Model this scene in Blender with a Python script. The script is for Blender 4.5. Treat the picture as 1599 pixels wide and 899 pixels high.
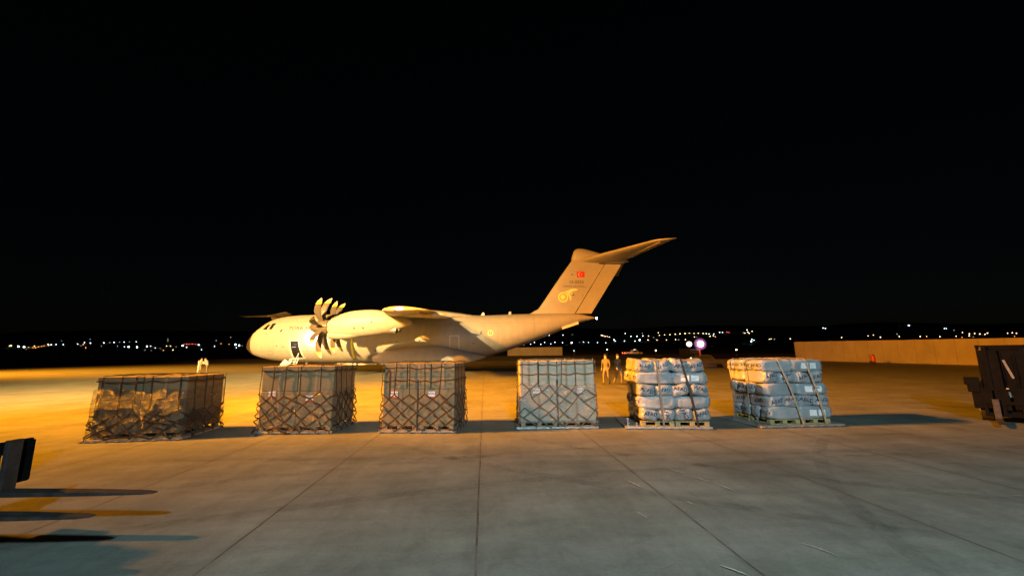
import bpy, bmesh, math, random
from mathutils import Vector, Matrix, noise
from mathutils.bvhtree import BVHTree
R = math.radians
rnd = random.Random(7)
S = bpy.context.scene
C = S.collection
for o in list(bpy.data.objects):
    bpy.data.objects.remove(o)

# ------------------------------------------------------------------ camera
EYE = 1.8
FPX, CXP, CYP, HOR = 620.0, 799.5, 449.5, 553.0
PITCH = math.atan((HOR - CYP) / FPX)
ROLL = R(0.5)
cam_d = bpy.data.cameras.new('camera')
cam = bpy.data.objects.new('camera', cam_d)
C.objects.link(cam)
cam_d.sensor_width = 36.0
cam_d.lens = 36.0 * FPX / 1599.0
cam_d.clip_start = 0.1
cam_d.clip_end = 9000
_w = Vector((0, math.cos(PITCH), math.sin(PITCH)))
_r0 = Vector((1, 0, 0)); _u0 = Vector((0, -math.sin(PITCH), math.cos(PITCH)))
_r = _r0 * math.cos(ROLL) - _u0 * math.sin(ROLL)
_u = _r0 * math.sin(ROLL) + _u0 * math.cos(ROLL)
cam.matrix_world = Matrix(((_r.x, _u.x, -_w.x, 0), (_r.y, _u.y, -_w.y, 0), (_r.z, _u.z, -_w.z, EYE), (0, 0, 0, 1)))
S.camera = cam

# ------------------------------------------------------------------ night sky
W = bpy.data.worlds.new('World'); S.world = W; W.use_nodes = True
nt = W.node_tree
bg = nt.nodes['Background']
sky = nt.nodes.new('ShaderNodeTexSky'); sky.sky_type = 'NISHITA'; sky.sun_disc = False
sky.sun_elevation = R(14.0); sky.sun_rotation = R(200)
nt.links.new(sky.outputs[0], bg.inputs[0]); bg.inputs[1].default_value = 0.0003

# ------------------------------------------------------------------ lamps of the airfield and added fill lamps
def lamp(name, typ, loc, power, col, target=None, size=0.5, cone=60, blend=0.8):
    d = bpy.data.lights.new(name, typ); d.energy = power; d.color = col
    d.shadow_soft_size = size
    if typ == 'SPOT':
        d.spot_size = R(cone); d.spot_blend = blend
    o = bpy.data.objects.new(name, d); C.objects.link(o); o.location = loc
    if target is not None:
        o.rotation_euler = (Vector(target) - Vector(loc)).to_track_quat('-Z', 'Y').to_euler()
    return o
SODIUM = (1.0, 0.47, 0.09)
lamp('sodium_flood_over_apron', 'SPOT', (-20.5, 6.9, 12.5), 122000, (1.0, 0.33, 0.012), (-4, 38, 0), 0.3, 146, 1.0)
lamp('added_fill_behind_loads', 'SPOT', (-20.5, 8.6, 12.9), 270000, (1.0, 0.30, 0.008), (6, 25, 0), 0.3, 68, 1.0)  # added sodium-coloured fill that brightens the apron behind the loads
lamp('sodium_flood_on_aircraft', 'SPOT', (-22, -6, 17), 330000, (1.0, 0.66, 0.24), (-23, 45, 5), 0.3, 66, 1.0)
lamp('added_fill_far_left', 'SPOT', (-72, 30, 24), 520000, (1.0, 0.33, 0.014), (-50, 66, 0), 0.4, 104, 1.0)  # added fill for the second aircraft's tailplane and the far-left apron
lamp('white_flood_behind_camera', 'SPOT', (2.0, -7, 8.5), 10800, (0.62, 0.90, 1.0), (3.5, 7.5, 0), 0.35, 104, 1.0)

S.view_settings.view_transform = 'Standard'
S.view_settings.look = 'None'
S.view_settings.exposure = 0.0
S.view_settings.gamma = 1.0

# ------------------------------------------------------------------ helpers
def tag(o, label=None, cat=None, group=None, kind=None):
    if label: o['label'] = label
    if cat: o['category'] = cat
    if group: o['group'] = group
    if kind: o['kind'] = kind
    return o

def empty(name, label, cat, loc=(0, 0, 0), rz=0.0, group=None):
    o = bpy.data.objects.new(name, None); C.objects.link(o)
    o.empty_display_size = 0.3
    o.location = loc; o.rotation_euler = (0, 0, rz)
    return tag(o, label, cat, group)

def kids(o):
    return [c for c in bpy.data.objects if c.parent == o]

def copy_tree(o, parent=None, table=None):
    if table is None:
        table = {}
        for q in bpy.data.objects:
            if q.parent: table.setdefault(q.parent.name, []).append(q)
    c = o.copy(); C.objects.link(c); c.parent = parent
    for ch in table.get(o.name, []):
        copy_tree(ch, c, table)
    return c

class MB:
    def __init__(s): s.bm = bmesh.new(); s.mi = 0
    def quadface(s, vs, mi=None):
        try:
            f = s.bm.faces.new(vs); f.material_index = s.mi if mi is None else mi; return f
        except ValueError: return None
    def box(s, c, size, rot=None, bevel=0.0):
        n0 = set(s.bm.faces)
        m = Matrix.Translation(Vector(c)) @ (rot.to_4x4() if rot else Matrix.Identity(4)) @ Matrix.Diagonal((size[0], size[1], size[2], 1))
        g = bmesh.ops.create_cube(s.bm, size=1.0, matrix=m)
        if bevel:
            es = list({e for v in g['verts'] for e in v.link_edges})
            bmesh.ops.bevel(s.bm, geom=es, offset=bevel, segments=2, profile=0.5, affect='EDGES')
        for f in s.bm.faces:
            if f not in n0: f.material_index = s.mi
        return s
    def tube(s, pts, r, seg=8, cap=True, radii=None):
        pts = [Vector(p) for p in pts]; rings = []
        up = Vector((0, 0, 1))
        for i, p in enumerate(pts):
            t = (pts[min(i + 1, len(pts) - 1)] - pts[max(i - 1, 0)]).normalized()
            a = t.cross(up)
            if a.length < 1e-3: a = t.cross(Vector((1, 0, 0)))
            a.normalize(); b = a.cross(t).normalized()
            rr = radii[i] if radii else r
            rings.append([s.bm.verts.new(p + (a * math.cos(2 * math.pi * k / seg) + b * math.sin(2 * math.pi * k / seg)) * rr) for k in range(seg)])
        s.skin(rings, cap); return s
    def skin(s, rings, cap=True, closed=True):
        n = len(rings[0])
        for i in range(len(rings) - 1):
            for k in range(n if closed else n - 1):
                s.quadface((rings[i][k], rings[i][(k + 1) % n], rings[i + 1][(k + 1) % n], rings[i + 1][k]))
        if cap:
            s.quadface(list(reversed(rings[0]))); s.quadface(rings[-1])
    def loft(s, secs, cap=True):
        rings = [[s.bm.verts.new(p) for p in sec] for sec in secs]
        s.skin(rings, cap); return s
    def cyl(s, c, axis, r, h, seg=20, r2=None, bevel=0):
        c = Vector(c); a = Vector(axis).normalized()
        s.tube([c - a * h / 2, c + a * h / 2], r, seg, True, [r, r2 if r2 is not None else r]); return s
    def ribbon(s, pts, nrm, w, th):
        P = [Vector(p) for p in pts]; rings = []
        for i, p in enumerate(P):
            t = (P[min(i + 1, len(P) - 1)] - P[max(i - 1, 0)])
            if t.length < 1e-6: t = Vector((0, 0, 1))
            t.normalize(); n = Vector(nrm[i]).normalized(); sd = n.cross(t)
            if sd.length < 1e-4: sd = Vector((1, 0, 0))
            sd.normalize()
            rings.append([s.bm.verts.new(q) for q in (p - sd * w / 2, p + sd * w / 2, p + sd * w / 2 + n * th, p - sd * w / 2 + n * th)])
        s.skin(rings, True); return s
    def build(s, name, mats, parent=None, smooth=False, matrix=None, sharp=None):
        bmesh.ops.recalc_face_normals(s.bm, faces=s.bm.faces)
        me = bpy.data.meshes.new(name); s.bm.to_mesh(me); s.bm.free()
        for m in (mats if isinstance(mats, (list, tuple)) else [mats]): me.materials.append(m)
        if smooth:
            for p in me.polygons: p.use_smooth = True
            if sharp:
                try: me.set_sharp_from_angle(angle=R(sharp))
                except Exception: pass
        o = bpy.data.objects.new(name, me); C.objects.link(o)
        if parent: o.parent = parent
        if matrix is not None: o.matrix_world = matrix
        return o

# ------------------------------------------------------------------ materials
def mat(name, col, rough=0.6, metal=0.0, var=0.0, scale=3.0, bump=0.0, bscale=30.0, spec=0.5, col2=None, coat=0.0, coord='Object', stretch=None):
    m = bpy.data.materials.new(name); m.use_nodes = True
    n = m.node_tree.nodes; l = m.node_tree.links; b = n['Principled BSDF']
    b.inputs['Base Color'].default_value = (*col, 1); b.inputs['Roughness'].default_value = rough
    b.inputs['Metallic'].default_value = metal; b.inputs['Specular IOR Level'].default_value = spec
    b.inputs['Coat Weight'].default_value = coat
    tc = n.new('ShaderNodeTexCoord'); src = tc.outputs[coord]
    if stretch:
        mp = n.new('ShaderNodeMapping'); mp.inputs['Scale'].default_value = stretch
        l.new(src, mp.inputs[0]); src = mp.outputs[0]
    if var or col2:
        t = n.new('ShaderNodeTexNoise'); t.inputs['Scale'].default_value = scale; t.inputs['Detail'].default_value = 6; t.inputs['Roughness'].default_value = .65
        l.new(src, t.inputs['Vector'])
        r = n.new('ShaderNodeValToRGB'); l.new(t.outputs[0], r.inputs[0])
        c2 = col2 if col2 else tuple(c * (1 - var) for c in col)
        r.color_ramp.elements[0].position = .38; r.color_ramp.elements[1].position = .62
        r.color_ramp.elements[0].color = (*c2, 1); r.color_ramp.elements[1].color = (*col, 1)
        l.new(r.outputs[0], b.inputs['Base Color'])
        mr = n.new('ShaderNodeMapRange'); mr.inputs[3].default_value = max(.03, rough - .08); mr.inputs[4].default_value = min(1, rough + .08)
        l.new(t.outputs[0], mr.inputs[0]); l.new(mr.outputs[0], b.inputs['Roughness'])
    if bump:
        t2 = n.new('ShaderNodeTexNoise'); t2.inputs['Scale'].default_value = bscale; t2.inputs['Detail'].default_value = 5
        l.new(src, t2.inputs['Vector'])
        bp = n.new('ShaderNodeBump'); bp.inputs['Strength'].default_value = bump; bp.inputs['Distance'].default_value = .02
        l.new(t2.outputs[0], bp.inputs['Height']); l.new(bp.outputs[0], b.inputs['Normal'])
    return m

def glow(name, col, strength, sample=False):
    m = bpy.data.materials.new(name); m.use_nodes = True
    b = m.node_tree.nodes['Principled BSDF']
    b.inputs['Base Color'].default_value = (.02, .02, .02, 1)
    b.inputs['Emission Color'].default_value = (*col, 1); b.inputs['Emission Strength'].default_value = strength
    if not sample: m.cycles.emission_sampling = 'NONE'
    return m

M = {}
M['aircraft'] = mat('aircraft_grey_paint', (.39, .38, .365), .45, var=.12, scale=.9, bump=.04, bscale=4, stretch=(2.2, 2.2, .5))
M['fin'] = mat('fin_grey_paint', (.40, .39, .375), .5, var=.10, scale=.7)
M['panel'] = mat('panel_line_grey', (.25, .245, .235), .5)
M['radome'] = mat('radome_dark', (.045, .034, .028), .45, var=.15, scale=2)
M['prop'] = mat('propeller_dark', (.115, .10, .08), .35, var=.2, scale=4)
M['yellow'] = mat('yellow_paint', (.75, .62, .03), .45)
M['white'] = mat('white_paint', (.78, .78, .76), .5)
M['dark'] = mat('dark_grey', (.045, .045, .045), .5)
M['black'] = mat('black', (.012, .012, .013), .45)
M['lettering'] = mat('lettering_grey', (.045, .04, .04), .6)
M['glass'] = mat('cockpit_glass', (.02, .02, .022), .08, spec=.8)
M['metal'] = mat('bare_metal', (.45, .45, .44), .38, metal=.8, var=.2, scale=8)
M['tyre'] = mat('tyre_rubber', (.02, .02, .02), .8)
M['red'] = mat('flag_red', (.62, .02, .02), .5)
M['cream'] = mat('emblem_cream', (.92, .84, .45), .5)
M['gold'] = mat('emblem_gold', (.70, .47, .08), .5)
M['cardboard'] = mat('cardboard', (.22, .185, .10), .75, col2=(.165, .14, .075), scale=2.2, bump=.12, bscale=14)
M['cardboard_olive'] = mat('cardboard_dull', (.20, .17, .10), .75, col2=(.15, .13, .08), scale=2.2, bump=.12, bscale=14)
M['cardboard2'] = mat('cardboard_pale', (.42, .39, .30), .72, col2=(.36, .33, .25), scale=2.0, bump=.12, bscale=12)
M['tape'] = mat('packing_tape', (.30, .21, .12), .3, spec=.6)
M['paper'] = mat('label_paper', (.78, .78, .78), .55)
M['paperred'] = mat('label_red', (.50, .08, .05), .55)
M['ink'] = mat('label_ink', (.03, .04, .16), .6)
M['bagink'] = mat('bag_ink', (.006, .008, .045), .9, spec=.1)
M['net'] = mat('net_webbing', (.030, .027, .020), .8, var=.35, scale=9, bump=.3, bscale=90)
M['netgreen'] = mat('net_webbing_green', (.10, .105, .075), .8, var=.3, scale=7, bump=.3, bscale=90)
M['strapdark'] = mat('strap_dark', (.02, .02, .022), .7)
M['strapgrey'] = mat('strap_grey', (.18, .18, .16), .6, var=.3, scale=10)
M['strappale'] = mat('strap_pale', (.42, .38, .28), .6, var=.3, scale=10)
M['alu'] = mat('pallet_aluminium', (.42, .42, .40), .45, metal=.5, var=.35, scale=6, bump=.1, bscale=20)
M['timber'] = mat('pallet_timber', (.36, .28, .17), .8, var=.4, scale=5, bump=.3, bscale=40, stretch=(1, 6, 6))
M['timbery'] = mat('pallet_timber_yellow', (.42, .36, .16), .7, var=.35, scale=5, bump=.3, bscale=40, stretch=(1, 6, 6))
M['skin'] = mat('skin', (.50, .32, .22), .6)
M['hair'] = mat('hair_dark', (.02, .015, .012), .6)
M['camo'] = mat('uniform_camouflage', (.13, .12, .08), .85, col2=(.09, .085, .055), scale=9)
M['palecloth'] = mat('pale_clothing', (.62, .58, .52), .85, var=.25, scale=6)
M['tan'] = mat('tan_clothing', (.19, .16, .12), .85, var=.3, scale=6)
M['boot'] = mat('boots', (.05, .035, .025), .7)
M['wallc'] = mat('wall_concrete', (.47, .42, .35), .85, col2=(.39, .34, .28), scale=.35, bump=.2, bscale=3)
M['truck'] = mat('vehicle_dark', (.03, .03, .032), .4, var=.3, scale=2)
M['pickup'] = mat('vehicle_orange_white', (.50, .44, .38), .4)
M['forkblack'] = mat('forklift_black', (.006, .006, .007), .85, var=.4, scale=6, spec=.06)
M['forkbody'] = mat('forklift_body', (.012, .010, .008), .45, var=.4, scale=4)
M['forksteel'] = mat('fork_steel', (.06, .05, .045), .5, metal=.3, var=.4, scale=8)
M['extred'] = mat('extinguisher_red', (.55, .05, .05), .4)
M['cone'] = mat('cone_orange', (.75, .13, .02), .6)
M['house'] = mat('house_plaster', (.30, .27, .23), .85)
M['roof'] = mat('house_roof', (.12, .06, .04), .85)
M['scuff'] = mat('scuff_chalk', (.40, .42, .41), .9, col2=(.24, .24, .23), scale=26)

def grime(name, base, dark, light):
    """concrete slabs: broad patches, drag streaks, stains, dark filled joints"""
    m = bpy.data.materials.new(name); m.use_nodes = True
    n = m.node_tree.nodes; l = m.node_tree.links; b = n['Principled BSDF']
    tc = n.new('ShaderNodeTexCoord')
    mp = n.new('ShaderNodeMapping'); mp.inputs['Rotation'].default_value = (0, 0, -R(4.0)); mp.vector_type = 'POINT'
    l.new(tc.outputs['Object'], mp.inputs[0])
    def nz(scale, detail=6, rough=.6, vec=None, dist=0):
        t = n.new('ShaderNodeTexNoise'); t.inputs['Scale'].default_value = scale; t.inputs['Detail'].default_value = detail
        t.inputs['Roughness'].default_value = rough; t.inputs['Distortion'].default_value = dist
        l.new(vec if vec else mp.outputs[0], t.inputs['Vector']); return t.outputs[0]
    def mth(op, a, c=None, d=None):
        q = n.new('ShaderNodeMath'); q.operation = op
        for i, v in enumerate((a, c, d)):
            if v is None: continue
            if isinstance(v, (int, float)): q.inputs[i].default_value = v
            else: l.new(v, q.inputs[i])
        return q.outputs[0]
    def ramp(v, p0, p1, c0, c1):
        r = n.new('ShaderNodeValToRGB'); r.color_ramp.elements[0].position = p0; r.color_ramp.elements[1].position = p1
        r.color_ramp.elements[0].color = (*c0, 1); r.color_ramp.elements[1].color = (*c1, 1); l.new(v, r.inputs[0]); return r.outputs[0]
    def mix(f, a, c, mode='MIX'):
        q = n.new('ShaderNodeMix'); q.data_type = 'RGBA'; q.blend_type = mode
        if isinstance(f, (int, float)): q.inputs[0].default_value = f
        else: l.new(f, q.inputs[0])
        l.new(a, q.inputs[6]); l.new(c, q.inputs[7]); return q.outputs[2]
    def g(v): return (v, v, v)
    st = n.new('ShaderNodeMapping'); st.inputs['Scale'].default_value = (.18, 1.6, 1); st.inputs['Rotation'].default_value = (0, 0, R(8)); l.new(mp.outputs[0], st.inputs[0])
    st2 = n.new('ShaderNodeMapping'); st2.inputs['Scale'].default_value = (1.1, .16, 1); st2.inputs['Rotation'].default_value = (0, 0, R(28)); l.new(mp.outputs[0], st2.inputs[0])
    c = ramp(nz(.55, 7, .62), .3, .72, dark, light)
    c = mix(1, c, ramp(nz(1.5, 6, .7, st.outputs[0]), .32, .62, g(.84), g(1.04)), 'MULTIPLY')
    c = mix(1, c, ramp(nz(2.0, 6, .7, st2.outputs[0]), .36, .6, g(.87), g(1.03)), 'MULTIPLY')
    c = mix(1, c, ramp(nz(3.2, 8, .75, None, 1.2), .34, .54, g(.82), g(1.0)), 'MULTIPLY')
    c = mix(1, c, ramp(nz(28, 5, .8), .3, .7, g(.86), g(1.10)), 'MULTIPLY')
    c = mix(1, c, ramp(nz(110, 3, .8), .3, .7, g(.90), g(1.08)), 'MULTIPLY')
    # joints
    sp = n.new('ShaderNodeSeparateXYZ'); l.new(mp.outputs[0], sp.inputs[0])
    wob = mth('MULTIPLY', mth('SUBTRACT', nz(1.2, 4), .5), .03)
    def joint(co, off, per, half):
        x = mth('ADD', mth('SUBTRACT', co, off), wob)
        fr = mth('ABSOLUTE', mth('SUBTRACT', mth('FRACT', mth('ADD', mth('DIVIDE', x, per), .5)), .5))
        d = mth('MULTIPLY', fr, per)
        q = n.new('ShaderNodeMapRange'); q.inputs[1].default_value = half * .45; q.inputs[2].default_value = half; q.inputs[3].default_value = 1; q.inputs[4].default_value = 0
        l.new(d, q.inputs[0]); return q.outputs[0]
    jx = joint(sp.outputs[0], -.07, 2.35, .015); jy = joint(sp.outputs[1], 12.15, 12.2, .03)
    j2x = joint(sp.outputs[0], -.07, 2.35, .08); j2y = joint(sp.outputs[1], 12.15, 12.2, .10)
    broken = ramp(nz(2.2, 5, .7), .38, .56, g(.25), g(1))
    jt = mth('MULTIPLY', mth('MAXIMUM', jx, jy), broken)
    halo = mth('MULTIPLY', mth('MAXIMUM', j2x, j2y), mth('MULTIPLY', nz(3.5, 6, .8), .35))
    dk = n.new('ShaderNodeRGB'); dk.outputs[0].default_value = (.035, .03, .026, 1)
    dk2 = n.new('ShaderNodeRGB'); dk2.outputs[0].default_value = (.11, .095, .08, 1)
    c = mix(halo, c, dk2.outputs[0]); c = mix(mth('MULTIPLY', jt, .8), c, dk.outputs[0])
    l.new(c, b.inputs['Base Color'])
    rg = n.new('ShaderNodeMapRange'); rg.inputs[3].default_value = .42; rg.inputs[4].default_value = .75; l.new(nz(1.7, 6, .7), rg.inputs[0]); l.new(rg.outputs[0], b.inputs['Roughness'])
    b.inputs['Specular IOR Level'].default_value = .35
    bp = n.new('ShaderNodeBump'); bp.inputs['Strength'].default_value = .35; bp.inputs['Distance'].default_value = .006
    l.new(mth('SUBTRACT', nz(45, 6, .7), jt), bp.inputs['Height']); l.new(bp.outputs[0], b.inputs['Normal'])
    return m
M['apron'] = grime('apron_concrete', None, (.116, .128, .108), (.214, .232, .202))
M['grass'] = mat('dry_grass', (.030, .024, .013), .95, col2=(.018, .015, .009), scale=.12, bump=.4, bscale=1.5)
M['taxiway'] = mat('taxiway_asphalt', (.05, .048, .045), .8, var=.3, scale=.3)

# ------------------------------------------------------------------ ground and hills
def terrain(x, y):
    h = 0.0
    if y > 106: 
        t = min(1, (y - 106) / 34.0); h += 1.1 * t * t * (3 - 2 * t)
    if y > 230:
        q = (y - 230) / 1900.0
        und = noise.noise(Vector((x * .0016 + 3, y * .0013, 0)))
        h += 118 * (q ** 1.45) * (1 + .28 * und) - 0.5 * 0
    return h
mb = MB()
ys = [-60, -20, 0, 20, 40, 60, 80, 100, 106, 112, 118, 124, 130, 140, 160, 200, 230, 260, 300, 350, 400, 480, 560, 660, 780, 900, 1050, 1200, 1400, 1600, 1850, 2100, 2400, 2700]
xs = [-1 + 2 * i / 60 for i in range(61)]
rows = []
for y in ys:
    half = 260 + max(0, y) * 1.9
    rows.append([mb.bm.verts.new((t * half, y, terrain(t * half, y))) for t in xs])
for i in range(len(rows) - 1):
    for k in range(60):
        mb.quadface((rows[i][k], rows[i][k + 1], rows[i + 1][k + 1], rows[i + 1][k]))
tag(mb.build('ground', M['grass'], smooth=True), kind='structure')
mb = MB(); z = .004
mb.quadface([mb.bm.verts.new(p) for p in ((-190, -30, z), (190, -30, z), (190, 105.9, z), (-190, 105.9, z))])
tag(mb.build('apron', M['apron']), kind='structure')
mb = MB()
prev = None
for k in range(41):
    x = -380 + k * 19
    a = mb.bm.verts.new((x, 160, terrain(x, 160) + .03)); b_ = mb.bm.verts.new((x, 188, terrain(x, 188) + .03))
    if prev: mb.quadface((prev[0], a, b_, prev[1]))
    prev = (a, b_)
tag(mb.build('taxiway', M['taxiway']), kind='structure')
# chalky scrapes and a worn yellow guide line
mb = MB()
def stroke(x0, y0, x1, y1, w, bend=0.0, z=.0085):
    pts = []
    for k in range(9):
        t = k / 8; x = x0 + (x1 - x0) * t; y = y0 + (y1 - y0) * t
        nx, ny = -(y1 - y0), (x1 - x0); L = math.hypot(nx, ny)
        off = bend * 4 * t * (1 - t) + rnd.uniform(-.004, .004)
        pts.append((x + nx / L * off, y + ny / L * off, nx / L, ny / L))
    r0 = [mb.bm.verts.new((p[0] + p[2] * w * (.35 + .65 * math.sin(math.pi * i / 8)) / 2, p[1] + p[3] * w * (.35 + .65 * math.sin(math.pi * i / 8)) / 2, z)) for i, p in enumerate(pts)]
    r1 = [mb.bm.verts.new((p[0] - p[2] * w * (.35 + .65 * math.sin(math.pi * i / 8)) / 2, p[1] - p[3] * w * (.35 + .65 * math.sin(math.pi * i / 8)) / 2, z)) for i, p in enumerate(pts)]
    for i in range(8): mb.quadface((r0[i], r0[i + 1], r1[i + 1], r1[i]))
for a in [(2.42, 6.62, 2.56, 6.35, .02), (2.62, 6.2, 2.74, 5.92, .022), (2.78, 5.85, 2.9, 5.55, .02), (2.72, 4.1, 2.87, 3.86, .012, .015), (1.75, 3.72, 1.9, 3.55, .02, .008), (1.62, 6.0, 1.74, 5.7, .03), (1.4, 4.9, 1.46, 4.72, .015), (6.9, 9.0, 7.1, 8.95, .018), (2.1, 5.2, 2.14, 5.1, .02), (6.2, 5.3, 6.5, 5.25, .015)]:
    stroke(*a)
tag(mb.build('scuff_marks', M['scuff']), kind='structure')
tm = bpy.data.materials.new('tyre_marks'); tm.use_nodes = True
n_ = tm.node_tree.nodes; l_ = tm.node_tree.links; b_ = n_['Principled BSDF']; b_.inputs['Base Color'].default_value = (.035, .034, .032, 1); b_.inputs['Roughness'].default_value = .8
tr_ = n_.new('ShaderNodeBsdfTransparent'); mx_ = n_.new('ShaderNodeMixShader'); tx_ = n_.new('ShaderNodeTexNoise'); tx_.inputs['Scale'].default_value = 2.4; tx_.inputs['Detail'].default_value = 9; tx_.inputs['Roughness'].default_value = .8
tc_ = n_.new('ShaderNodeTexCoord'); l_.new(tc_.outputs['Object'], tx_.inputs['Vector']); mr_ = n_.new('ShaderNodeMapRange'); mr_.inputs[1].default_value = .42; mr_.inputs[2].default_value = .72; mr_.inputs[3].default_value = 0; mr_.inputs[4].default_value = .26
l_.new(tx_.outputs[0], mr_.inputs[0]); l_.new(mr_.outputs[0], mx_.inputs[0]); l_.new(tr_.outputs[0], mx_.inputs[1]); l_.new(b_.outputs[0], mx_.inputs[2]); l_.new(mx_.outputs[0], n_['Material Output'].inputs[0])
mb = MB()
for x0, y0, x1, y1, bend in ((-7, 3.2, 9, 7.6, .9), (-7, 4.9, 9, 9.2, .9), (-2.5, 8.6, 7.5, 3.0, -.6), (.2, 9.0, 9.5, 3.9, -.6), (3.2, 2.6, 6.6, 8.8, .5), (-6, 7.4, 14, 8.2, -.25), (-6, 13.5, 16, 15.6, .5), (-14, 15, 9, 19, 1.0)):
    pr_ = None
    for k in range(25):
        t = k / 24; x = x0 + (x1 - x0) * t; y = y0 + (y1 - y0) * t; L_ = math.hypot(x1 - x0, y1 - y0); nx, ny = -(y1 - y0) / L_, (x1 - x0) / L_; off = bend * 4 * t * (1 - t)
        a_ = mb.bm.verts.new((x + nx * (off + .10), y + ny * (off + .10), .0065)); c_ = mb.bm.verts.new((x + nx * (off - .10), y + ny * (off - .10), .0065))
        if pr_: mb.quadface((pr_[0], a_, c_, pr_[1]))
        pr_ = (a_, c_)
mk = mb.build('tyre_marks', tm)
for i_, v_ in enumerate(mk.data.vertices): v_.co.z = .0055 + .0012 * (i_ // 50)
tag(mk, kind='structure')
for o_ in C.objects:
    if o_.name == 'scuff_marks': o_.location.z += .012

# ------------------------------------------------------------------ text
_fc = {}
def text_polys(txt, size):
    key = (txt,)
    if key not in _fc:
        cu = bpy.data.curves.new('t', 'FONT'); cu.body = txt; cu.size = 1; cu.align_x = 'CENTER'; cu.align_y = 'CENTER'; cu.resolution_u = 2; cu.offset = .007 if txt == 'AFAD' else 0
        ob = bpy.data.objects.new('t', cu); C.objects.link(ob)
        bpy.context.view_layer.update()
        me = bpy.data.meshes.new_from_object(ob.evaluated_get(bpy.context.evaluated_depsgraph_get()))
        _fc[key] = ([v.co.copy() for v in me.vertices], [tuple(p.vertices) for p in me.polygons])
        bpy.data.objects.remove(ob); bpy.data.curves.remove(cu); bpy.data.meshes.remove(me)
    V, P = _fc[key]
    return [v * size for v in V], P

def project_shape(polys, verts, place, bvh, direction, off, cell=None):
    """flat shape (verts/polys) -> placed by place(x,y)->point outside hull, dropped onto hull along direction"""
    m = MB()
    vs = [m.bm.verts.new((v[0], v[1], 0)) for v in verts]
    for p in polys:
        try: m.bm.faces.new([vs[i] for i in p])
        except ValueError: pass
    if cell:
        for _ in range(6):
            es = [e for e in m.bm.edges if e.calc_length() > cell]
            if not es: break
            bmesh.ops.subdivide_edges(m.bm, edges=es, cuts=1)
            bmesh.ops.triangulate(m.bm, faces=m.bm.faces)
    d = Vector(direction).normalized(); dead = []
    for v in m.bm.verts:
        o = Vector(place(v.co.x, v.co.y))
        h = bvh.ray_cast(o, d, 60)
        if h[0] is None: dead.append(v); continue
        v.co = h[0] - d * off
    if dead: bmesh.ops.delete(m.bm, geom=dead, context='VERTS')
    # give thickness
    for f in m.bm.faces: f.material_index = m.mi
    return m

def bvh_of(*objs):
    vs, ps = [], []
    for o in objs:
        b = len(vs)
        vs += [v.co.copy() for v in o.data.vertices]
        ps += [tuple(b + i for i in p.vertices) for p in o.data.polygons]
    return BVHTree.FromPolygons(vs, ps)

def lerp_table(T, x):
    if x <= T[0][0]: return T[0][1:]
    for a, b in zip(T, T[1:]):
        if x <= b[0]:
            t = (x - a[0]) / (b[0] - a[0]); t = t
            return tuple(p + (q - p) * t for p, q in zip(a[1:], b[1:]))
    return T[-1][1:]
def smooth_table(T, x):
    """Catmull-Rom on a table"""
    n = len(T)
    i = 0
    while i < n - 2 and x > T[i + 1][0]: i += 1
    a, b = T[i], T[i + 1]; p = T[max(0, i - 1)]; q = T[min(n - 1, i + 2)]
    h = b[0] - a[0]; t = min(1, max(0, (x - a[0]) / h)); out = []
    for k in range(1, len(a)):
        m0 = (b[k] - p[k]) / max(1e-6, b[0] - p[0]) * h; m1 = (q[k] - a[k]) / max(1e-6, q[0] - a[0]) * h
        t2, t3 = t * t, t * t * t
        out.append((2 * t3 - 3 * t2 + 1) * a[k] + (t3 - 2 * t2 + t) * m0 + (-2 * t3 + 3 * t2) * b[k] + (t3 - t2) * m1)
    return tuple(out)

# ------------------------------------------------------------------ the aircraft (local x aft from nose, -y port towards camera, z up)
AC = empty('transport_aircraft', 'large grey four-propeller military transport aircraft with T-tail, parked side-on and floodlit orange', 'aircraft', (-29.6, 44.8, 0), R(2.0), 'T-tailed transport aircraft on the apron')
# x, ztop, zbot, halfwidth
FUS = [(0.0, 2.98, 2.86, .05), (.16, 3.35, 2.55, .45), (.5, 3.95, 2.25, .95), (.9, 4.42, 1.98, 1.30), (1.3, 4.80, 1.82, 1.58), (1.9, 5.25, 1.62, 1.90), (2.5, 5.66, 1.48, 2.12), (3.1, 5.93, 1.38, 2.30),
       (3.9, 6.14, 1.28, 2.48), (5.0, 6.30, 1.18, 2.62), (6.5, 6.38, 1.12, 2.74), (9, 6.42, 1.08, 2.80), (14, 6.42, 1.07, 2.82), (19, 6.40, 1.07, 2.82), (23, 6.30, 1.08, 2.80), (25, 6.24, 1.15, 2.74), (26.7, 6.24, 1.52, 2.64),
       (29.6, 6.34, 2.42, 2.32), (33.3, 6.42, 3.72, 1.72), (35.5, 6.42, 4.60, 1.26), (37.4, 6.34, 5.32, .82), (38.9, 6.05, 5.72, .36), (39.4, 5.92, 5.82, .08)]
def fus_ring(x, n=56):
    zt, zb, w = smooth_table(FUS, x); zt = max(zt, zb + .05); w = max(w, .03)
    c = (zt + zb) / 2; h = (zt - zb) / 2; e = 2.15
    out = []
    for k in range(n):
        a = 2 * math.pi * k / n; ca, sa = math.cos(a), math.sin(a)
        out.append(Vector((x, w * math.copysign(abs(ca) ** (2 / e), ca), c + h * math.copysign(abs(sa) ** (2 / e), sa))))
    return out
def lin(a, b, n): return [a + (b - a) * i / (n - 1) for i in range(n)]
mb = MB()
stations = lin(1.12, 6, 22) + lin(6.5, 24, 24) + lin(24.6, 39.4, 34)
mb.loft([fus_ring(x) for x in stations])
fus = mb.build('fuselage', M['aircraft'], AC, True, sharp=50)
mb = MB(); mb.loft([fus_ring(x) for x in (0, .03, .08, .16, .28, 0.42, .58, .75, .92, 1.12)])
rad = mb.build('radome', M['radome'], AC, True, sharp=60)
hull = bvh_of(fus)
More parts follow.
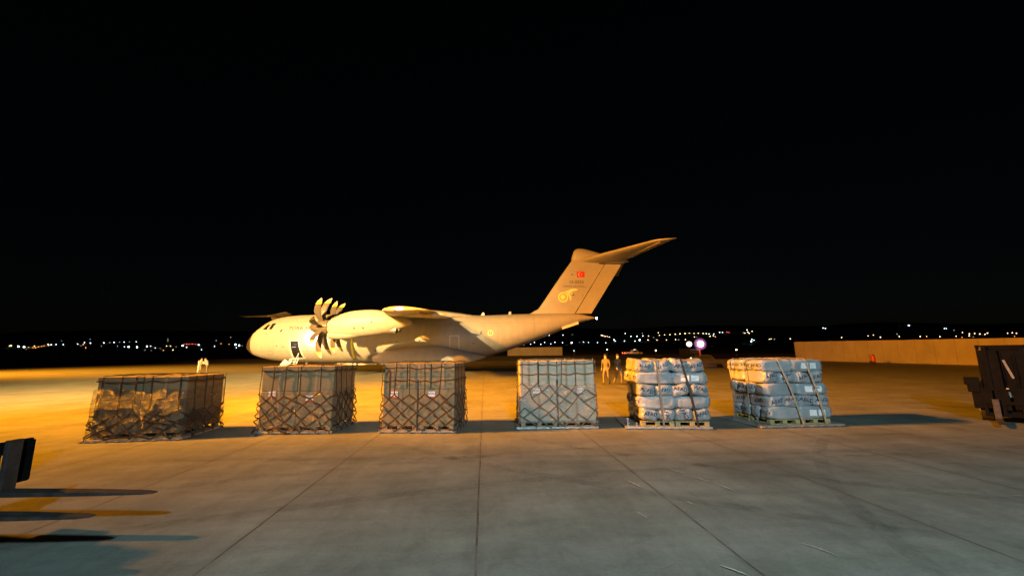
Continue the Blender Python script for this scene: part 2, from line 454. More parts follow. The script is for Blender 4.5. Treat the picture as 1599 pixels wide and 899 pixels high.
PORT = (0, 1, 0)
def port_patch(name, poly, m, off=.02, parent=AC, cell=.3, bvh=None, y0=-14):
    o = project_shape([tuple(range(len(poly)))], poly, lambda x, y: (x, y0, y), bvh or hull, PORT, off, cell)
    return o.build(name, m, parent, True)
def star_patch(name, poly, m, off=.02, cell=.3):
    o = project_shape([tuple(range(len(poly)))], poly, lambda x, y: (x, 14, y), hull, (0, -1, 0), off, cell)
    return o.build(name, m, AC, True)
for fn in (port_patch, star_patch):
    fn('cockpit_window', [(2.55, 4.66), (3.12, 4.63), (3.30, 5.26), (3.02, 5.22)], M['glass'])
    fn('cockpit_window', [(3.38, 4.66), (3.78, 4.68), (3.98, 5.34), (3.52, 5.32)], M['glass'])
    fn('side_window', [(4.72, 4.36), (4.86, 4.36), (5.02, 4.62), (4.92, 4.66)], M['glass'])
# crew door: bright frame, dark opening
fr = port_patch('door_frame', [(5.86, 1.50), (7.25, 1.50), (6.98, 3.50), (5.88, 3.50)], M['white'], .02)
port_patch('door_opening', [(6.10, 1.66), (7.05, 1.66), (6.83, 3.38), (6.02, 3.38)], M['black'], .035, fr)
port_patch('cabin_light', [(6.2, 2.72), (6.62, 2.72), (6.60, 2.80), (6.2, 2.80)], glow('cabin_glow', (.6, .7, 1), 1.0), .05, fr)
port_patch('cabin_light', [(6.38, 2.95), (6.70, 2.95), (6.70, 3.10), (6.38, 3.10)], glow('cabin_glow_dim', (.5, .6, 1), .12), .05, fr)
mb = MB()
for dy in (-.35, .35):
    mb.box((6.35, -3.2, .95), (.10, 1.7, .10), Matrix.Rotation(R(46), 3, 'X'))
    break
for k in range(6):
    t = k / 5
    mb.box((6.6, -2.75 - .95 * t, 1.50 - 1.25 * t), (.80, .24, .05))
mb.tube([(6.18, -2.7, 1.55), (6.18, -3.75, .22)], .05); mb.tube([(7.02, -2.7, 1.55), (7.02, -3.75, .22)], .05)
mb.tube([(7.02, -2.75, 1.55), (7.05, -2.85, 2.1), (7.05, -3.85, .9), (7.02, -3.75, .2)], .025)
mb.box((5.9, -3.35, .85), (.75, .08, 1.1), Matrix.Rotation(R(38), 3, 'Y'))
mb.build('airstair', M['white'], AC)
# titles, door outline, stripe, roundel
def port_text(txt, cx, cz, size, m, parent=AC, bvh=None, sx=1.0, off=.02, name='lettering', cell=.25, y0=-14):
    V, P = text_polys(txt, size)
    V = [(v.x * sx, v.y) for v in V]
    o = project_shape(P, V, lambda x, y: (cx + x, y0, cz + y), bvh or hull, PORT, off, cell)
    return o.build(name, m, parent)
port_text('TÜRK HAVA KUVVETLERİ', 9.35, 4.72, .50, M['lettering'], sx=1.30)
mb2 = [(22.80, 1.85), (23.80, 1.85), (23.80, 3.80), (22.80, 3.80)]
def ring_patch(name, x0, x1, z0, z1, w, m, parent=AC, bvh=None):
    V = [(x0, z0), (x1, z0), (x1, z1), (x0, z1), (x0 + w, z0 + w), (x1 - w, z0 + w), (x1 - w, z1 - w), (x0 + w, z1 - w)]
    P = [(0, 1, 5, 4), (1, 2, 6, 5), (2, 3, 7, 6), (3, 0, 4, 7)]
    o = project_shape(P, V, lambda x, y: (x, -14, y), bvh or hull, PORT, .02, .3)
    return o.build(name, m, parent)
ring_patch('paratroop_door', 22.78, 23.82, 1.80, 3.85, .07, M['white'])
port_patch('warning_stripe', [(12.36, 1.55), (12.56, 1.55), (12.56, 3.65), (12.36, 3.65)], mat('warning_yellow', (.95, .85, .02), .45), .02)
def circle(cx, cz, r, n=24): return [(cx + r * math.cos(2 * math.pi * k / n), cz + r * math.sin(2 * math.pi * k / n)) for k in range(n)]
port_patch('roundel', circle(27.15, 4.10, .27), M['white'], .02)
port_patch('roundel', circle(27.15, 4.10, .18), M['red'], .03)
port_patch('roundel', circle(27.15, 4.10, .10), M['white'], .04)
port_patch('roundel_ring', circle(27.15, 4.10, .33), M['yellow'], .012)
port_patch('rescue_arrow', [(26.05, 3.95), (26.13, 3.95), (26.23, 4.35), (26.14, 4.35)], M['lettering'])
for (x, z) in ((4.5, 2.9), (5.2, 2.8), (9.6, 2.6), (3.2, 4.15), (14.9, 2.3), (17.2, 3.2), (19.6, 3.3), (25.3, 3.0)):
    port_patch('hull_vent', circle(x, z, .07, 8), M['lettering'], .015)
# panel seams on the hull
for x in (4.1, 8.4, 13.3, 20.7, 24.6, 28.4, 32.0):
    zt, zb, w = smooth_table(FUS, x)
    port_patch('panel_seam', [(x, zb + .5), (x + .025, zb + .5), (x + .025, zt - .25), (x, zt - .25)], M['panel'], .006)
for x in (2.1, 6.2, 10.6, 15.8, 18.2, 22.3, 26.6, 30.2, 34.0, 36.2):
    zt, zb, w = smooth_table(FUS, x)
    port_patch('panel_seam', [(x, zb + .7), (x + .018, zb + .7), (x + .018, zt - .45), (x, zt - .45)], M['panel'], .006)
for x0, x1, z in ((1.2, 12.0, 2.35), (13.4, 25.0, 4.9), (2.6, 12.8, 5.45), (25.4, 34.5, 5.2), (26.4, 31.8, 3.4)):
    port_patch('panel_seam', [(x0, z), (x1, z), (x1, z + .02), (x0, z + .02)], M['panel'], .006, cell=.5)
for a in ((9.9, 10.7, 1.9, 2.5), (3.4, 3.9, 2.0, 2.4), (26.9, 27.6, 2.6, 3.1), (15.0, 15.5, 5.2, 5.6)):
    ring_patch('access_panel', *a, .03, M['panel'])
for x, z, t_ in ((7.6, 3.25, 'RESCUE'), (24.6, 2.75, 'DANGER'), (31.0, 5.0, 'NO STEP')):
    pass
# sponsons
def sponson(sy):
    m = MB(); secs = []
    T = [(14.6, 2.3, 1.35, .25, .25), (15.4, 2.45, 1.40, .55, .60), (17, 2.6, 1.45, .80, .90), (19, 2.7, 1.50, .95, 1.05), (21, 2.75, 1.55, 1.0, 1.15), (23, 2.7, 1.45, .95, .95), (24.4, 2.5, 1.45, .72, .64), (25.6, 2.2, 1.45, .42, .36), (26.6, 2.0, 1.5, .12, .12)]
    for x in lin(14.6, 26.6, 26):
        y, z, ry, rz = smooth_table(T, x)
        secs.append([Vector((x, sy * (y + ry * math.cos(2 * math.pi * k / 24)), z + rz * math.sin(2 * math.pi * k / 24) + .08)) for k in range(24)])
    m.loft(secs); return m.build('gear_sponson', M['aircraft'], AC, True)
sponson(-1); sponson(1)
# wing root fairing
m = MB(); secs = []
T = [(12.6, 6.1, .4, .2), (13.8, 6.2, 1.6, .45), (15.5, 6.25, 2.3, .62), (18, 6.3, 2.6, .68), (21, 6.2, 2.5, .60), (23.6, 6.1, 1.9, .38), (25.6, 6.0, .7, .2), (26.4, 6.0, .2, .1)]
for x in lin(12.6, 26.4, 24):
    z, ry, rz = smooth_table(T, x)
    secs.append([Vector((x, ry * math.cos(2 * math.pi * k / 28), z + rz * math.sin(2 * math.pi * k / 28))) for k in range(28)])
m.loft(secs); m.build('wing_root_fairing', M['aircraft'], AC, True)
# wings
def airfoil(chord, t, n=14, camber=.02):
    up, lo = [], []
    for i in range(n + 1):
        x = .5 * (1 - math.cos(math.pi * i / n))
        yt = 5 * t * (.2969 * math.sqrt(x) - .126 * x - .3516 * x * x + .2843 * x ** 3 - .1036 * x ** 4)
        c = camber * 4 * x * (1 - x)
        up.append((x * chord, (c + yt) * chord)); lo.append((x * chord, (c - yt) * chord))
    return up + lo[::-1][1:-1]
def wing(sy):
    m = MB(); secs = []
    for y in lin(0, 21.0, 22) + [21.12, 21.2]:
        le = 15.3 + y * .262; te = 22.3 + y * .066; z = 6.15 - max(0, y - 2) * .083
        ch = te - le; t = .16 - .03 * y / 21
        if y > 21.05: t *= (.55 if y < 21.15 else .15); le += .05
        secs.append([Vector((le + px, sy * y, z + pz)) for px, pz in airfoil(ch, t)])
    m.loft(secs); return m.build('wing', M['aircraft'], AC, True, sharp=60)
wp = wing(-1); ws = wing(1)
for sy, w_ in ((-1, wp), (1, ws)):
    # flap track fairings and flap edge as sub-parts
    for y in (4.2, 8.3, 13.2, 16.4):
        te = 22.3 + y * .066; z = 6.15 - max(0, y - 2) * .083
        m = MB(); secs = []
        for x, r in ((-2.4, .05), (-1.8, .16), (-.9, .22), (0, .2), (.5, .1), (.8, .02)):
            secs.append([Vector((te + x, sy * (y + r * .7 * math.cos(2 * math.pi * k / 10)), z - .22 + r * math.sin(2 * math.pi * k / 10))) for k in range(10)])
        m.loft(secs); m.build('flap_track_fairing', M['aircraft'], w_, True)
    m = MB(); m.box((22.3 + .066 * 11 - .75, sy * 11.3, 6.15 - .083 * 9.3 - .02), (.03, 17, .35), Matrix.Rotation(-sy * R(3.9), 3, 'Z') @ Matrix.Rotation(sy * -R(4.75) * 1, 3, 'X'))
    m.build('flap_gap', M['panel'], w_)
# nav light on the port tip
m = MB(); m.box((21.9, -21.22, 4.66), (.34, .10, .14), bevel=.03); m.build('tip_light', glow('tip_light_white', (1, .93, .95), 40), wp)
m = MB(); m.box((21.55, -21.22, 4.60), (.16, .08, .12), bevel=.03); m.build('tip_light', glow('tip_light_red', (1, .05, .03), 14), wp)
# engines
def nacelle(sy, yy, hx, hz):
    m = MB(); secs = []
    T = [(hx + .45, hz, .48, .48), (hx + .9, hz + .02, .66, .76), (hx + 1.7, hz + .15, .82, 1.02), (hx + 2.8, hz + .26, .88, 1.14), (hx + 4.2, hz + .36, .84, 1.10), (hx + 5.4, hz + .38, .68, .92), (hx + 6.5, hz + .38, .44, .58), (hx + 7.4, hz + .36, .18, .18)]
    for x in lin(hx + .45, hx + 7.4, 26):
        z, ry, rz = smooth_table(T, x)
        secs.append([Vector((x, sy * yy + ry * math.cos(2 * math.pi * k / 28), z + rz * math.sin(2 * math.pi * k / 28))) for k in range(28)])
    m.loft(secs); n_ = m.build('engine_nacelle', M['aircraft'], AC, True, sharp=60)
    m = MB(); secs = []
    for x, z, ry, rz in ((.55, -.66, .40, .24), (.6, -.68, .46, .30), (1.2, -.70, .50, .36), (2.2, -.62, .55, .42), (3.6, -.40, .5, .36), (5.0, -.15, .3, .2)):
        secs.append([Vector((hx + x, sy * yy + ry * math.cos(2 * math.pi * k / 20), hz + z + rz * math.sin(2 * math.pi * k / 20))) for k in range(20)])
    m.loft(secs, True); m.build('air_intake', M['aircraft'], n_, True, sharp=50)
    m = MB(); m.cyl((hx + .56, sy * yy, hz - .66), (1, 0, 0), .25, .05); m.build('intake_mouth', M['black'], n_)
    m = MB(); m.tube([(hx + 4.9, sy * yy, hz - .2), (hx + 5.9, sy * yy, hz - .26), (hx + 6.25, sy * (yy + .05), hz - .30)], .3, 18, False, [.36, .33, .31])
    m.tube([(hx + 6.1, sy * yy, hz - .29), (hx + 6.12, sy * yy, hz - .29)], .29, 18, True)
    m.build('exhaust_pipe', M['metal'], n_, True, sharp=50)
    for (dx, dz) in ((2.9, -.15), (3.6, -.12), (4.3, .35)):
        m = MB(); m.cyl((hx + dx, sy * yy + sy * .86, hz + dz), (0, 1, 0), .06, .12, 10); m.build('nacelle_vent', M['black'], n_)
    return n_
def blade_mesh(ang):
    m = MB(); secs = []
    for i in range(15):
        t = i / 14; r = .34 + (2.68 - .34) * t
        ch = .24 + .30 * math.sin(math.pi * min(1, t * .92 + .06)) ** .8
        if t > .86: ch *= max(.12, math.sqrt(max(0, 1 - ((t - .86) / .142) ** 2)))
        sweep = -.42 * math.sin(math.pi * t * .95) + .55 * t * t * t + .05
        tw = R(96 - 24 * t)
        ring = []
        for k in range(12):
            a = 2 * math.pi * k / 12
            u = ch / 2 * math.cos(a); v = (.045 * (1 - t) + .014) * math.sin(a) * (1.5 if t < .1 else 1)
            ax_ = u * math.sin(tw) + v * math.cos(tw) + sweep * .55
            tg = u * math.cos(tw) - v * math.sin(tw) + sweep * .22
            ring.append(Vector((ax_, tg, r)))
        secs.append(ring)
    rings = [[m.bm.verts.new(Matrix.Rotation(ang, 3, 'X') @ p) for p in sec] for sec in secs]
    for i in range(14):
        m.mi = 1 if 11 <= i <= 11 else (2 if i > 11 else 0)
        for k in range(12): m.quadface((rings[i][k], rings[i][(k + 1) % 12], rings[i + 1][(k + 1) % 12], rings[i + 1][k]))
    m.mi = 2; m.quadface(rings[-1])
    return m
def propeller(sy, yy, hx, hz, rot):
    p = bpy.data.objects.new('propeller', None); C.objects.link(p); p.parent = AC; p.location = (hx, sy * yy, hz)
    m = MB(); secs = []
    for i in range(12):
        t = i / 11; x = -1.12 + 1.62 * t; r = .62 * math.sqrt(max(.002, 1 - (1 - min(1, t * 1.12)) ** 2))
        secs.append([Vector((x, r * math.cos(2 * math.pi * k / 24), r * math.sin(2 * math.pi * k / 24))) for k in range(24)])
    m.loft(secs); m.build('spinner', M['prop'], p, True, sharp=60)
    for k in range(8):
        blade_mesh(rot + k * math.pi / 4).build('blade', [M['prop'], M['yellow'], M['aircraft']], p, True, sharp=70)
for sy in (-1, 1):
    for yy, hx, hz, rt in ((11.4, 13.1, 4.22, .22), (5.7, 12.0, 4.62, .32)):
        nacelle(sy, yy, hx, hz); propeller(sy, yy, hx, hz, rt * sy)
# fin
def fin_sec(z, le, te, t=.11):
    return [Vector((le + px, pz, z)) for px, pz in airfoil(te - le, t, 12, 0)]
m = MB()
FIN = [(6.2, 31.2, 36.75), (6.5, 31.8, 36.95), (6.75, 32.25, 37.1), (6.95, 32.65, 37.23), (7.4, 33.0, 37.54), (9, 34.1, 38.55), (11, 35.5, 39.85), (12.85, 36.85, 41.0)]
m.loft([fin_sec(*f) for f in FIN]); fin = m.build('tail_fin', M['fin'], AC, True, sharp=50)
m = MB()
def rud(z):
    le = lerp_table([(6.42, 36.95), (12.35, 40.72)], z)[0]; te = lerp_table([(6.42, 38.85), (12.35, 42.75)], z)[0]
    th = .20
    return [Vector((le + .05, -th, z)), Vector((te, -.03, z)), Vector((te, .03, z)), Vector((le + .05, th, z))]
m.loft([rud(z) for z in lin(6.42, 12.25, 8)]); m.build('rudder', M['fin'], AC, False)
m = MB(); m.box((41.3, 0, 12.33), (2.6, .30, .10)); m.build('rudder_gap', M['black'], AC)
m = MB(); m.box((37.7, 0, 6.36), (2.0, .34, .10)); m.build('rudder_gap', M['black'], AC)
# bullet fairing
m = MB(); secs = []
T = [(36.75, 12.9, .1, .15), (36.95, 13.15, .28, .6), (37.4, 13.3, .42, .85), (38.2, 13.28, .5, .88), (39.4, 13.12, .5, .72), (41, 12.85, .42, .5), (42.6, 12.65, .25, .28), (43.6, 12.6, .06, .08)]
for x in lin(36.75, 43.6, 26):
    z, ry, rz = smooth_table(T, x)
    secs.append([Vector((x, ry * math.cos(2 * math.pi * k / 20), z + rz * math.sin(2 * math.pi * k / 20))) for k in range(20)])
m.loft(secs); m.build('fin_top_fairing', M['fin'], AC, True)
def stab(sy):
    m = MB(); secs = []
    for y in lin(0, 8.6, 12) + [8.9, 9.15, 9.35, 9.42]:
        le = 37.55 + y * .655; te = 43.25 + y * .20; z = 12.78 - .01 * y
        if y > 8.6: q = (y - 8.6) / .82; le += 1.15 * q * q; te = 44.97 + .28 * q
        t = .115 if y < 9.3 else .06
        secs.append([Vector((le + px, sy * y, z - pz)) for px, pz in airfoil(max(.12, te - le), t, 12, .01)])
    m.loft(secs); s_ = m.build('tailplane', M['fin'], AC, True, sharp=60)
    m = MB(); m.box((43.25 - 1.5 + 4.6 * .28, sy * 4.6, 12.60), (.03, 8.2, .22), Matrix.Rotation(-sy * R(12), 3, 'Z')); m.build('elevator_gap', M['panel'], s_)
stab(-1); stab(1)
finb = bvh_of(fin)
def fin_patch(name, poly, m_, off=.02, cell=.4): return port_patch(name, poly, m_, off, fin, cell, finb)
fl = fin_patch('flag', [(37.25, 10.67), (38.19, 10.67), (38.19, 11.33), (37.25, 11.33)], M['red'], .02)
# crescent and star
cv = circle(37.60, 11.0, .19, 28); inner = circle(37.655, 11.0, .145, 28)
V = []; P = []
for k in range(28):
    a = 2 * math.pi * k / 28
    ox, oy = 37.60 + .19 * math.cos(a), 11.0 + .19 * math.sin(a)
    dx, dy = ox - 37.65, oy - 11.0; L = math.hypot(dx, dy); rr = min(L, .152)
    V += [(ox, oy), (37.65 + dx / L * rr, 11.0 + dy / L * rr)]
for k in range(28):
    j = (k + 1) % 28; P.append((2 * k, 2 * j, 2 * j + 1, 2 * k + 1))
project_shape(P, V, lambda x, y: (x, -14, y), finb, PORT, .035, .3).build('crescent', M['white'], fl)
st = []
for k in range(10):
    r_ = .10 if k % 2 == 0 else .04; a = math.pi + 2 * math.pi * k / 10; st.append((37.85 + r_ * math.cos(a), 11.0 + r_ * math.sin(a)))
fin_patch('star', st, M['white'], .035).parent = fl
port_text('15-0055', 37.2, 10.07, .52, M['lettering'], fin, finb, 1.05)
port_text('TURKISH AIR FORCE', 36.85, 9.57, .26, M['lettering'], fin, finb, 1.08)
fin_patch('stencil', [(36.55, 10.93), (36.85, 10.93), (36.85, 11.02), (36.55, 11.02)], M['lettering'])
em = fin_patch('squadron_emblem', circle(35.56, 8.30, .60, 28), M['cream'], .02, .3)
fin_patch('emblem_disc', circle(35.56, 8.30, .46, 24), M['gold'], .03, .3).parent = em
fin_patch('emblem_disc', circle(35.52, 8.32, .27, 20), M['cream'], .04, .3).parent = em
for poly in ([(35.7, 8.98), (36.3, 8.72), (36.7, 9.0), (37.2, 9.12), (37.35, 9.24), (36.95, 9.32), (36.5, 9.25), (36.1, 9.05)], [(36.15, 8.85), (36.5, 8.45), (36.55, 8.15), (36.4, 7.9), (36.33, 7.95), (36.36, 8.2), (36.2, 8.5), (36.0, 8.75)], [(36.3, 8.75), (36.62, 8.66), (36.75, 8.5), (36.6, 8.82)]):
    V = poly; fin_patch('emblem_wing', V, M['cream'], .03, .3).parent = em
fin_patch('emblem_head', [(36.62, 8.55), (36.95, 8.5), (36.8, 8.68)], M['black'], .03).parent = em
for q in ((38.3, 9.5), (37.9, 8.6), (37.85, 8.3)): fin_patch('stencil', circle(q[0], q[1], .05, 8), M['lettering'])
# small antennas along the spine
for x in (7.73, 12.27, 22.4, 26.22, 29.33):
    zt = smooth_table(FUS, x)[0]; m = MB(); m.loft([[Vector((x - .22, -.03, zt - .05)), Vector((x + .2, -.03, zt - .05)), Vector((x + .2, .03, zt - .05)), Vector((x - .22, .03, zt - .05))], [Vector((x - .06, -.02, zt + .34)), Vector((x + .16, -.02, zt + .34)), Vector((x + .16, .02, zt + .34)), Vector((x - .06, .02, zt + .34))]])
    m.build('blade_antenna', M['metal'], AC)
# strake under the tail, tail light
m = MB()
for sy in (-1, 1):
    m.loft([[Vector((35.2, sy * .95, 4.70)), Vector((35.2, sy * 1.25, 4.52)), Vector((35.2, sy * 1.25, 4.60)), Vector((35.2, sy * .95, 4.80))], [Vector((37.1, sy * .6, 5.25)), Vector((37.1, sy * .95, 5.12)), Vector((37.1, sy * .95, 5.42)), Vector((37.1, sy * .6, 5.45))]])
m.build('tail_strake', M['white'], AC)
m = MB(); m.cyl((39.45, 0, 5.85), (1, 0, 0), .11, .12, 12); m.build('tail_light', glow('tail_white', (.95, 1, .95), 30), AC)
# bright inspection light on the port side
zt = hull.ray_cast(Vector((8.55, -14, 3.62)), Vector(PORT), 60)[0]
m = MB(); m.cyl((8.55, zt.y - .12, 3.62), (0, 1, 0), .34, .2, 20, .30); m.build('inspection_light', glow('inspection_white', (1, .97, .88), 26), AC, True, sharp=50)
lg = lamp('inspection_lamp', 'POINT', (0, 0, 0), 260, (1, .93, .75), size=.3); lg.parent = AC; lg.location = (8.55, zt.y - .9, 3.62)
# landing gear
def wheel(m, c, r, w): m.cyl(c, (0, 1, 0), r, w, 20)
m = MB(); m.tube([(6.6, 0, 1.5), (6.7, 0, .5)], .14); m.build('nose_gear_leg', M['white'], AC)
for dy in (-.32, .32):
    m = MB(); wheel(m, (6.75, dy, .46), .46, .30); w_ = m.build('wheel', M['tyre'], AC, True, sharp=40)
    m = MB(); wheel(m, (6.75, dy * 1.5, .46), .22, .04); m.build('hub', M['metal'], w_)
for x in (18.6, 20.2, 21.8):
    for sy in (-1, 1):
        m = MB(); m.tube([(x, sy * 2.5, 1.3), (x, sy * 2.5, .6)], .16); m.build('main_gear_leg', M['white'], AC)
        m = MB(); wheel(m, (x, sy * 2.85, .60), .60, .38); w_ = m.build('wheel', M['tyre'], AC, True, sharp=40)
        m = MB(); wheel(m, (x, sy * 3.06, .60), .28, .05); m.build('hub', M['metal'], w_)
m = MB(); m.box((16.6, -3.1, .93), (1.9, .05, .12)); m.box((14.3, -3.1, .93), (1.9, .05, .12)); m.box((12.0, -2.9, .95), (2.2, .05, .12))
m.build('belly_door', M['white'], AC)

# second transport, almost hidden behind the nose of the first: only its tailplane shows
A2 = copy_tree(AC)
A2.location = (-53.4, 151.6, .45); A2.rotation_euler = (0, 0, R(250))
A2['label'] = 'second transport aircraft hidden behind the first, only its pale tailplane showing above the cockpit'

# ------------------------------------------------------------------ cargo
def rect_pos(s, w, d, off, r=.07):
    """perimeter parameter -> point and normal on a rounded rectangle grown by off"""
    P = 2 * (w + d); s = s % P
    segs = [((-w / 2, -d / 2), (1, 0), (0, -1), w), ((w / 2, -d / 2), (0, 1), (1, 0), d), ((w / 2, d / 2), (-1, 0), (0, 1), w), ((-w / 2, d / 2), (0, -1), (-1, 0), d)]
    for i, (o, t, n, L) in enumerate(segs):
        if s <= L + 1e-9:
            x = o[0] + t[0] * s; y = o[1] + t[1] * s; nx, ny = n
            e = min(s, L - s)
            if e < r:
                nb = segs[(i + 1) % 4][2] if s > L / 2 else segs[(i - 1) % 4][2]
                k = .5 * (1 - e / r); nx = n[0] * (1 - k) + nb[0] * k; ny = n[1] * (1 - k) + nb[1] * k
                q = math.hypot(nx, ny); nx /= q; ny /= q
            return Vector((x + nx * off, y + ny * off, 0)), Vector((nx, ny, 0))
        s -= L
    return Vector((-w / 2, -d / 2, 0)), Vector((0, -1, 0))

def cargo_net(name, label, root_m, w, d, h, z0, zt, ncol, nrow, m_, seed, flare=.10, jit=.03, upper=2, sw=.030, group='cargo nets', topmat=None, skipf=None, extra=0):
    rg = random.Random(seed); P = 2 * (w + d); ncol_t = max(8, int(round(P / (w / ncol)))); ncol_t += ncol_t % 2; a = P / ncol_t
    def off(z):
        t = max(0, 1 - (z - z0) / (h - z0)); return .022 + flare * t ** 2.2
    ph = rg.uniform(0, 10)
    def warp(s, z):
        n1 = noise.noise(Vector((s * 1.3 + ph, z * 1.6, 1.7))); n2 = noise.noise(Vector((s * 1.1, z * 1.9 + ph, 7.7)))
        return s + n1 * jit * 3.2, z + n2 * jit * 2.4
    K = {}
    def knot(i, j):
        i %= ncol_t
        if (i, j) not in K:
            z = z0 + (zt - z0) * j / nrow
            s = i * a + rg.uniform(-jit, jit); z += rg.uniform(-jit, jit) * .7
            if j > 0: s, z = warp(s, z)
            K[(i, j)] = (s, z)
        return K[(i, j)]
    m = MB()
    def strap(A, B, sag=0.0, ww=None, puff=0.0):
        sa, za = A; sb, zb = B
        if sb - sa > P / 2: sb -= P
        if sa - sb > P / 2: sb += P
        L = math.hypot(sb - sa, zb - za); n = max(3, int(L / .045)); pts, ns = [], []
        for k in range(n + 1):
            t = k / n; s = sa + (sb - sa) * t; z = za + (zb - za) * t - sag * 4 * t * (1 - t)
            z = min(z, h - .01)
            p, nn = rect_pos(s, w, d, off(z) + puff * 4 * t * (1 - t) + .006 * math.sin(t * 6 + sa * 3)); p.z = z
            pts.append(p); ns.append(nn)
        m.ribbon(pts, ns, ww or sw, .010)
    for j in range(nrow):
        for i in range(ncol_t):
            if (i + j) % 2 == 0:
                for di in (-1, 1):
                    if skipf and skipf(i, j): continue
                    strap(knot(i, j), knot(i + di, j + 1), rg.uniform(-.01, .015), puff=rg.uniform(0, .012))
    for _ in range(extra):
        i = rg.randrange(ncol_t); j = rg.randrange(0, max(1, nrow - 1)); j2 = min(nrow, j + rg.choice((1, 2, 3)))
        strap(knot(i, j), knot(i + rg.choice((-3, -2, 2, 3)), j2), rg.uniform(-.02, .06), ww=sw * rg.uniform(.6, 1.0), puff=.02)
    for i in range(ncol_t):      # hooks at the foot of the net
        sa, za = knot(i, 0)
        if i % 2 == 0: strap((sa, za), (sa + rg.uniform(-.03, .03), .035), 0, sw * .7)
    # vertical hangers to the upper ring(s), then over the rim and across the top
    zr = [zt + (h - zt) * q for q in ([.86] if upper == 1 else [.45, .86])]
    cols = [i for i in range(ncol_t) if (i + nrow) % 2 == 0]
    ringpts = {}
    for i in cols:
        prev = knot(i, nrow)
        for q, z in enumerate(zr):
            cur = (prev[0] + rg.uniform(-.02, .02), z + rg.uniform(-.02, .02)); strap(prev, cur, 0); ringpts[(i, q)] = cur; prev = cur
        strap(prev, (prev[0] + rg.uniform(-.01, .01), h - .005)); ringpts[(i, 'top')] = (prev[0], h)
        if upper == 3:
            s0 = prev[0]; strap((s0 + a, h * .80), (s0 + a + rg.uniform(-.02, .02), h - .005))
    for q in range(len(zr)):
        for u in range(len(cols)):
            strap(ringpts[(cols[u], q)], ringpts[(cols[(u + 1) % len(cols)], q)], rg.uniform(.005, .04))
    # top: lines front to back and side to side
    def topline(p0, p1, sag=.012):
        p0 = Vector(p0); p1 = Vector(p1); n = 10; pts = []
        for k in range(n + 1):
            t = k / n; p = p0.lerp(p1, t); p.z = h + .004 + (.012 + sag * abs(math.sin(t * 9 + p0.x * 5))) * math.sin(math.pi * t); pts.append(p)
        m.ribbon(pts, [(0, 0, 1)] * len(pts), sw, .010)
    for i in cols:
        s = ringpts[(i, 'top')][0] % P
        if s < w: x = -w / 2 + s; topline((x, -d / 2 - .02, 0), (x + rg.uniform(-.05, .05), d / 2 + .02, 0))
        elif s < w + d: y = -d / 2 + (s - w); topline((w / 2 + .02, y, 0), (-w / 2 - .02, y + rg.uniform(-.05, .05), 0))
    o = m.build(name, m_, None, False, matrix=root_m)
    return tag(o, label, 'cargo net', group)

def wrap_mat(name, tint, fac, seed, rough=.11):
    m = bpy.data.materials.new(name); m.use_nodes = True
    n = m.node_tree.nodes; l = m.node_tree.links; b = n['Principled BSDF']; out = n['Material Output']
    b.inputs['Base Color'].default_value = (*tint, 1); b.inputs['Roughness'].default_value = rough; b.inputs['Specular IOR Level'].default_value = 1.0
    tc = n.new('ShaderNodeTexCoord'); tr = n.new('ShaderNodeBsdfTransparent'); mx = n.new('ShaderNodeMixShader')
    t = n.new('ShaderNodeTexNoise'); t.inputs['Scale'].default_value = 3.1; t.inputs['Detail'].default_value = 7; t.inputs['Roughness'].default_value = .7; t.inputs['Distortion'].default_value = 1.2
    mp = n.new('ShaderNodeMapping'); mp.inputs['Location'].default_value = (seed, seed * 2, 0); mp.inputs['Scale'].default_value = (1, 1, 1.6)
    l.new(tc.outputs['Object'], mp.inputs[0]); l.new(mp.outputs[0], t.inputs['Vector'])
    r = n.new('ShaderNodeMapRange'); r.inputs[1].default_value = .42; r.inputs[2].default_value = .68; r.inputs[3].default_value = fac[0]; r.inputs[4].default_value = fac[1]
    l.new(t.outputs[0], r.inputs[0]); l.new(r.outputs[0], mx.inputs[0]); l.new(tr.outputs[0], mx.inputs[1]); l.new(b.outputs[0], mx.inputs[2]); l.new(mx.outputs[0], out.inputs[0])
    t2 = n.new('ShaderNodeTexNoise'); t2.inputs['Scale'].default_value = 15; t2.inputs['Detail'].default_value = 6; t2.inputs['Distortion'].default_value = 2.2
    l.new(mp.outputs[0], t2.inputs['Vector']); bp = n.new('ShaderNodeBump'); bp.inputs['Strength'].default_value = 1.0; bp.inputs['Distance'].default_value = .11
    l.new(t2.outputs[0], bp.inputs['Height']); l.new(bp.outputs[0], b.inputs['Normal'])
    return m

def wrap(label, root_m, w, d, z0, z1, m_, seed, amp=.03, s_range=None, group='sheets of plastic wrap'):
    m = MB(); P = 2 * (w + d); ns = int(P / .05); nz = int((z1 - z0) / .05); rings = []
    for j in range(nz + 1):
        row = []
        for i in range(ns):
            s = P * i / ns; z = z0 + (z1 - z0) * j / nz
            v = noise.fractal(Vector((s * 2.2 + seed, z * 3.1, seed)), 1, 2, 4)
            e = z1 + .16 * noise.noise(Vector((s * 1.5, seed, 0)))
            if j == nz: z = e
            p, n_ = rect_pos(s, w, d, .012 + amp * (.5 + .5 * v) + amp * .6 * (1 - j / nz))
            p.z = z; row.append(m.bm.verts.new(p))
        rings.append(row)
    m.skin(rings, False)
    o = m.build('plastic_wrap', m_, None, True, matrix=root_m)
    return tag(o, label, 'plastic wrap', group)

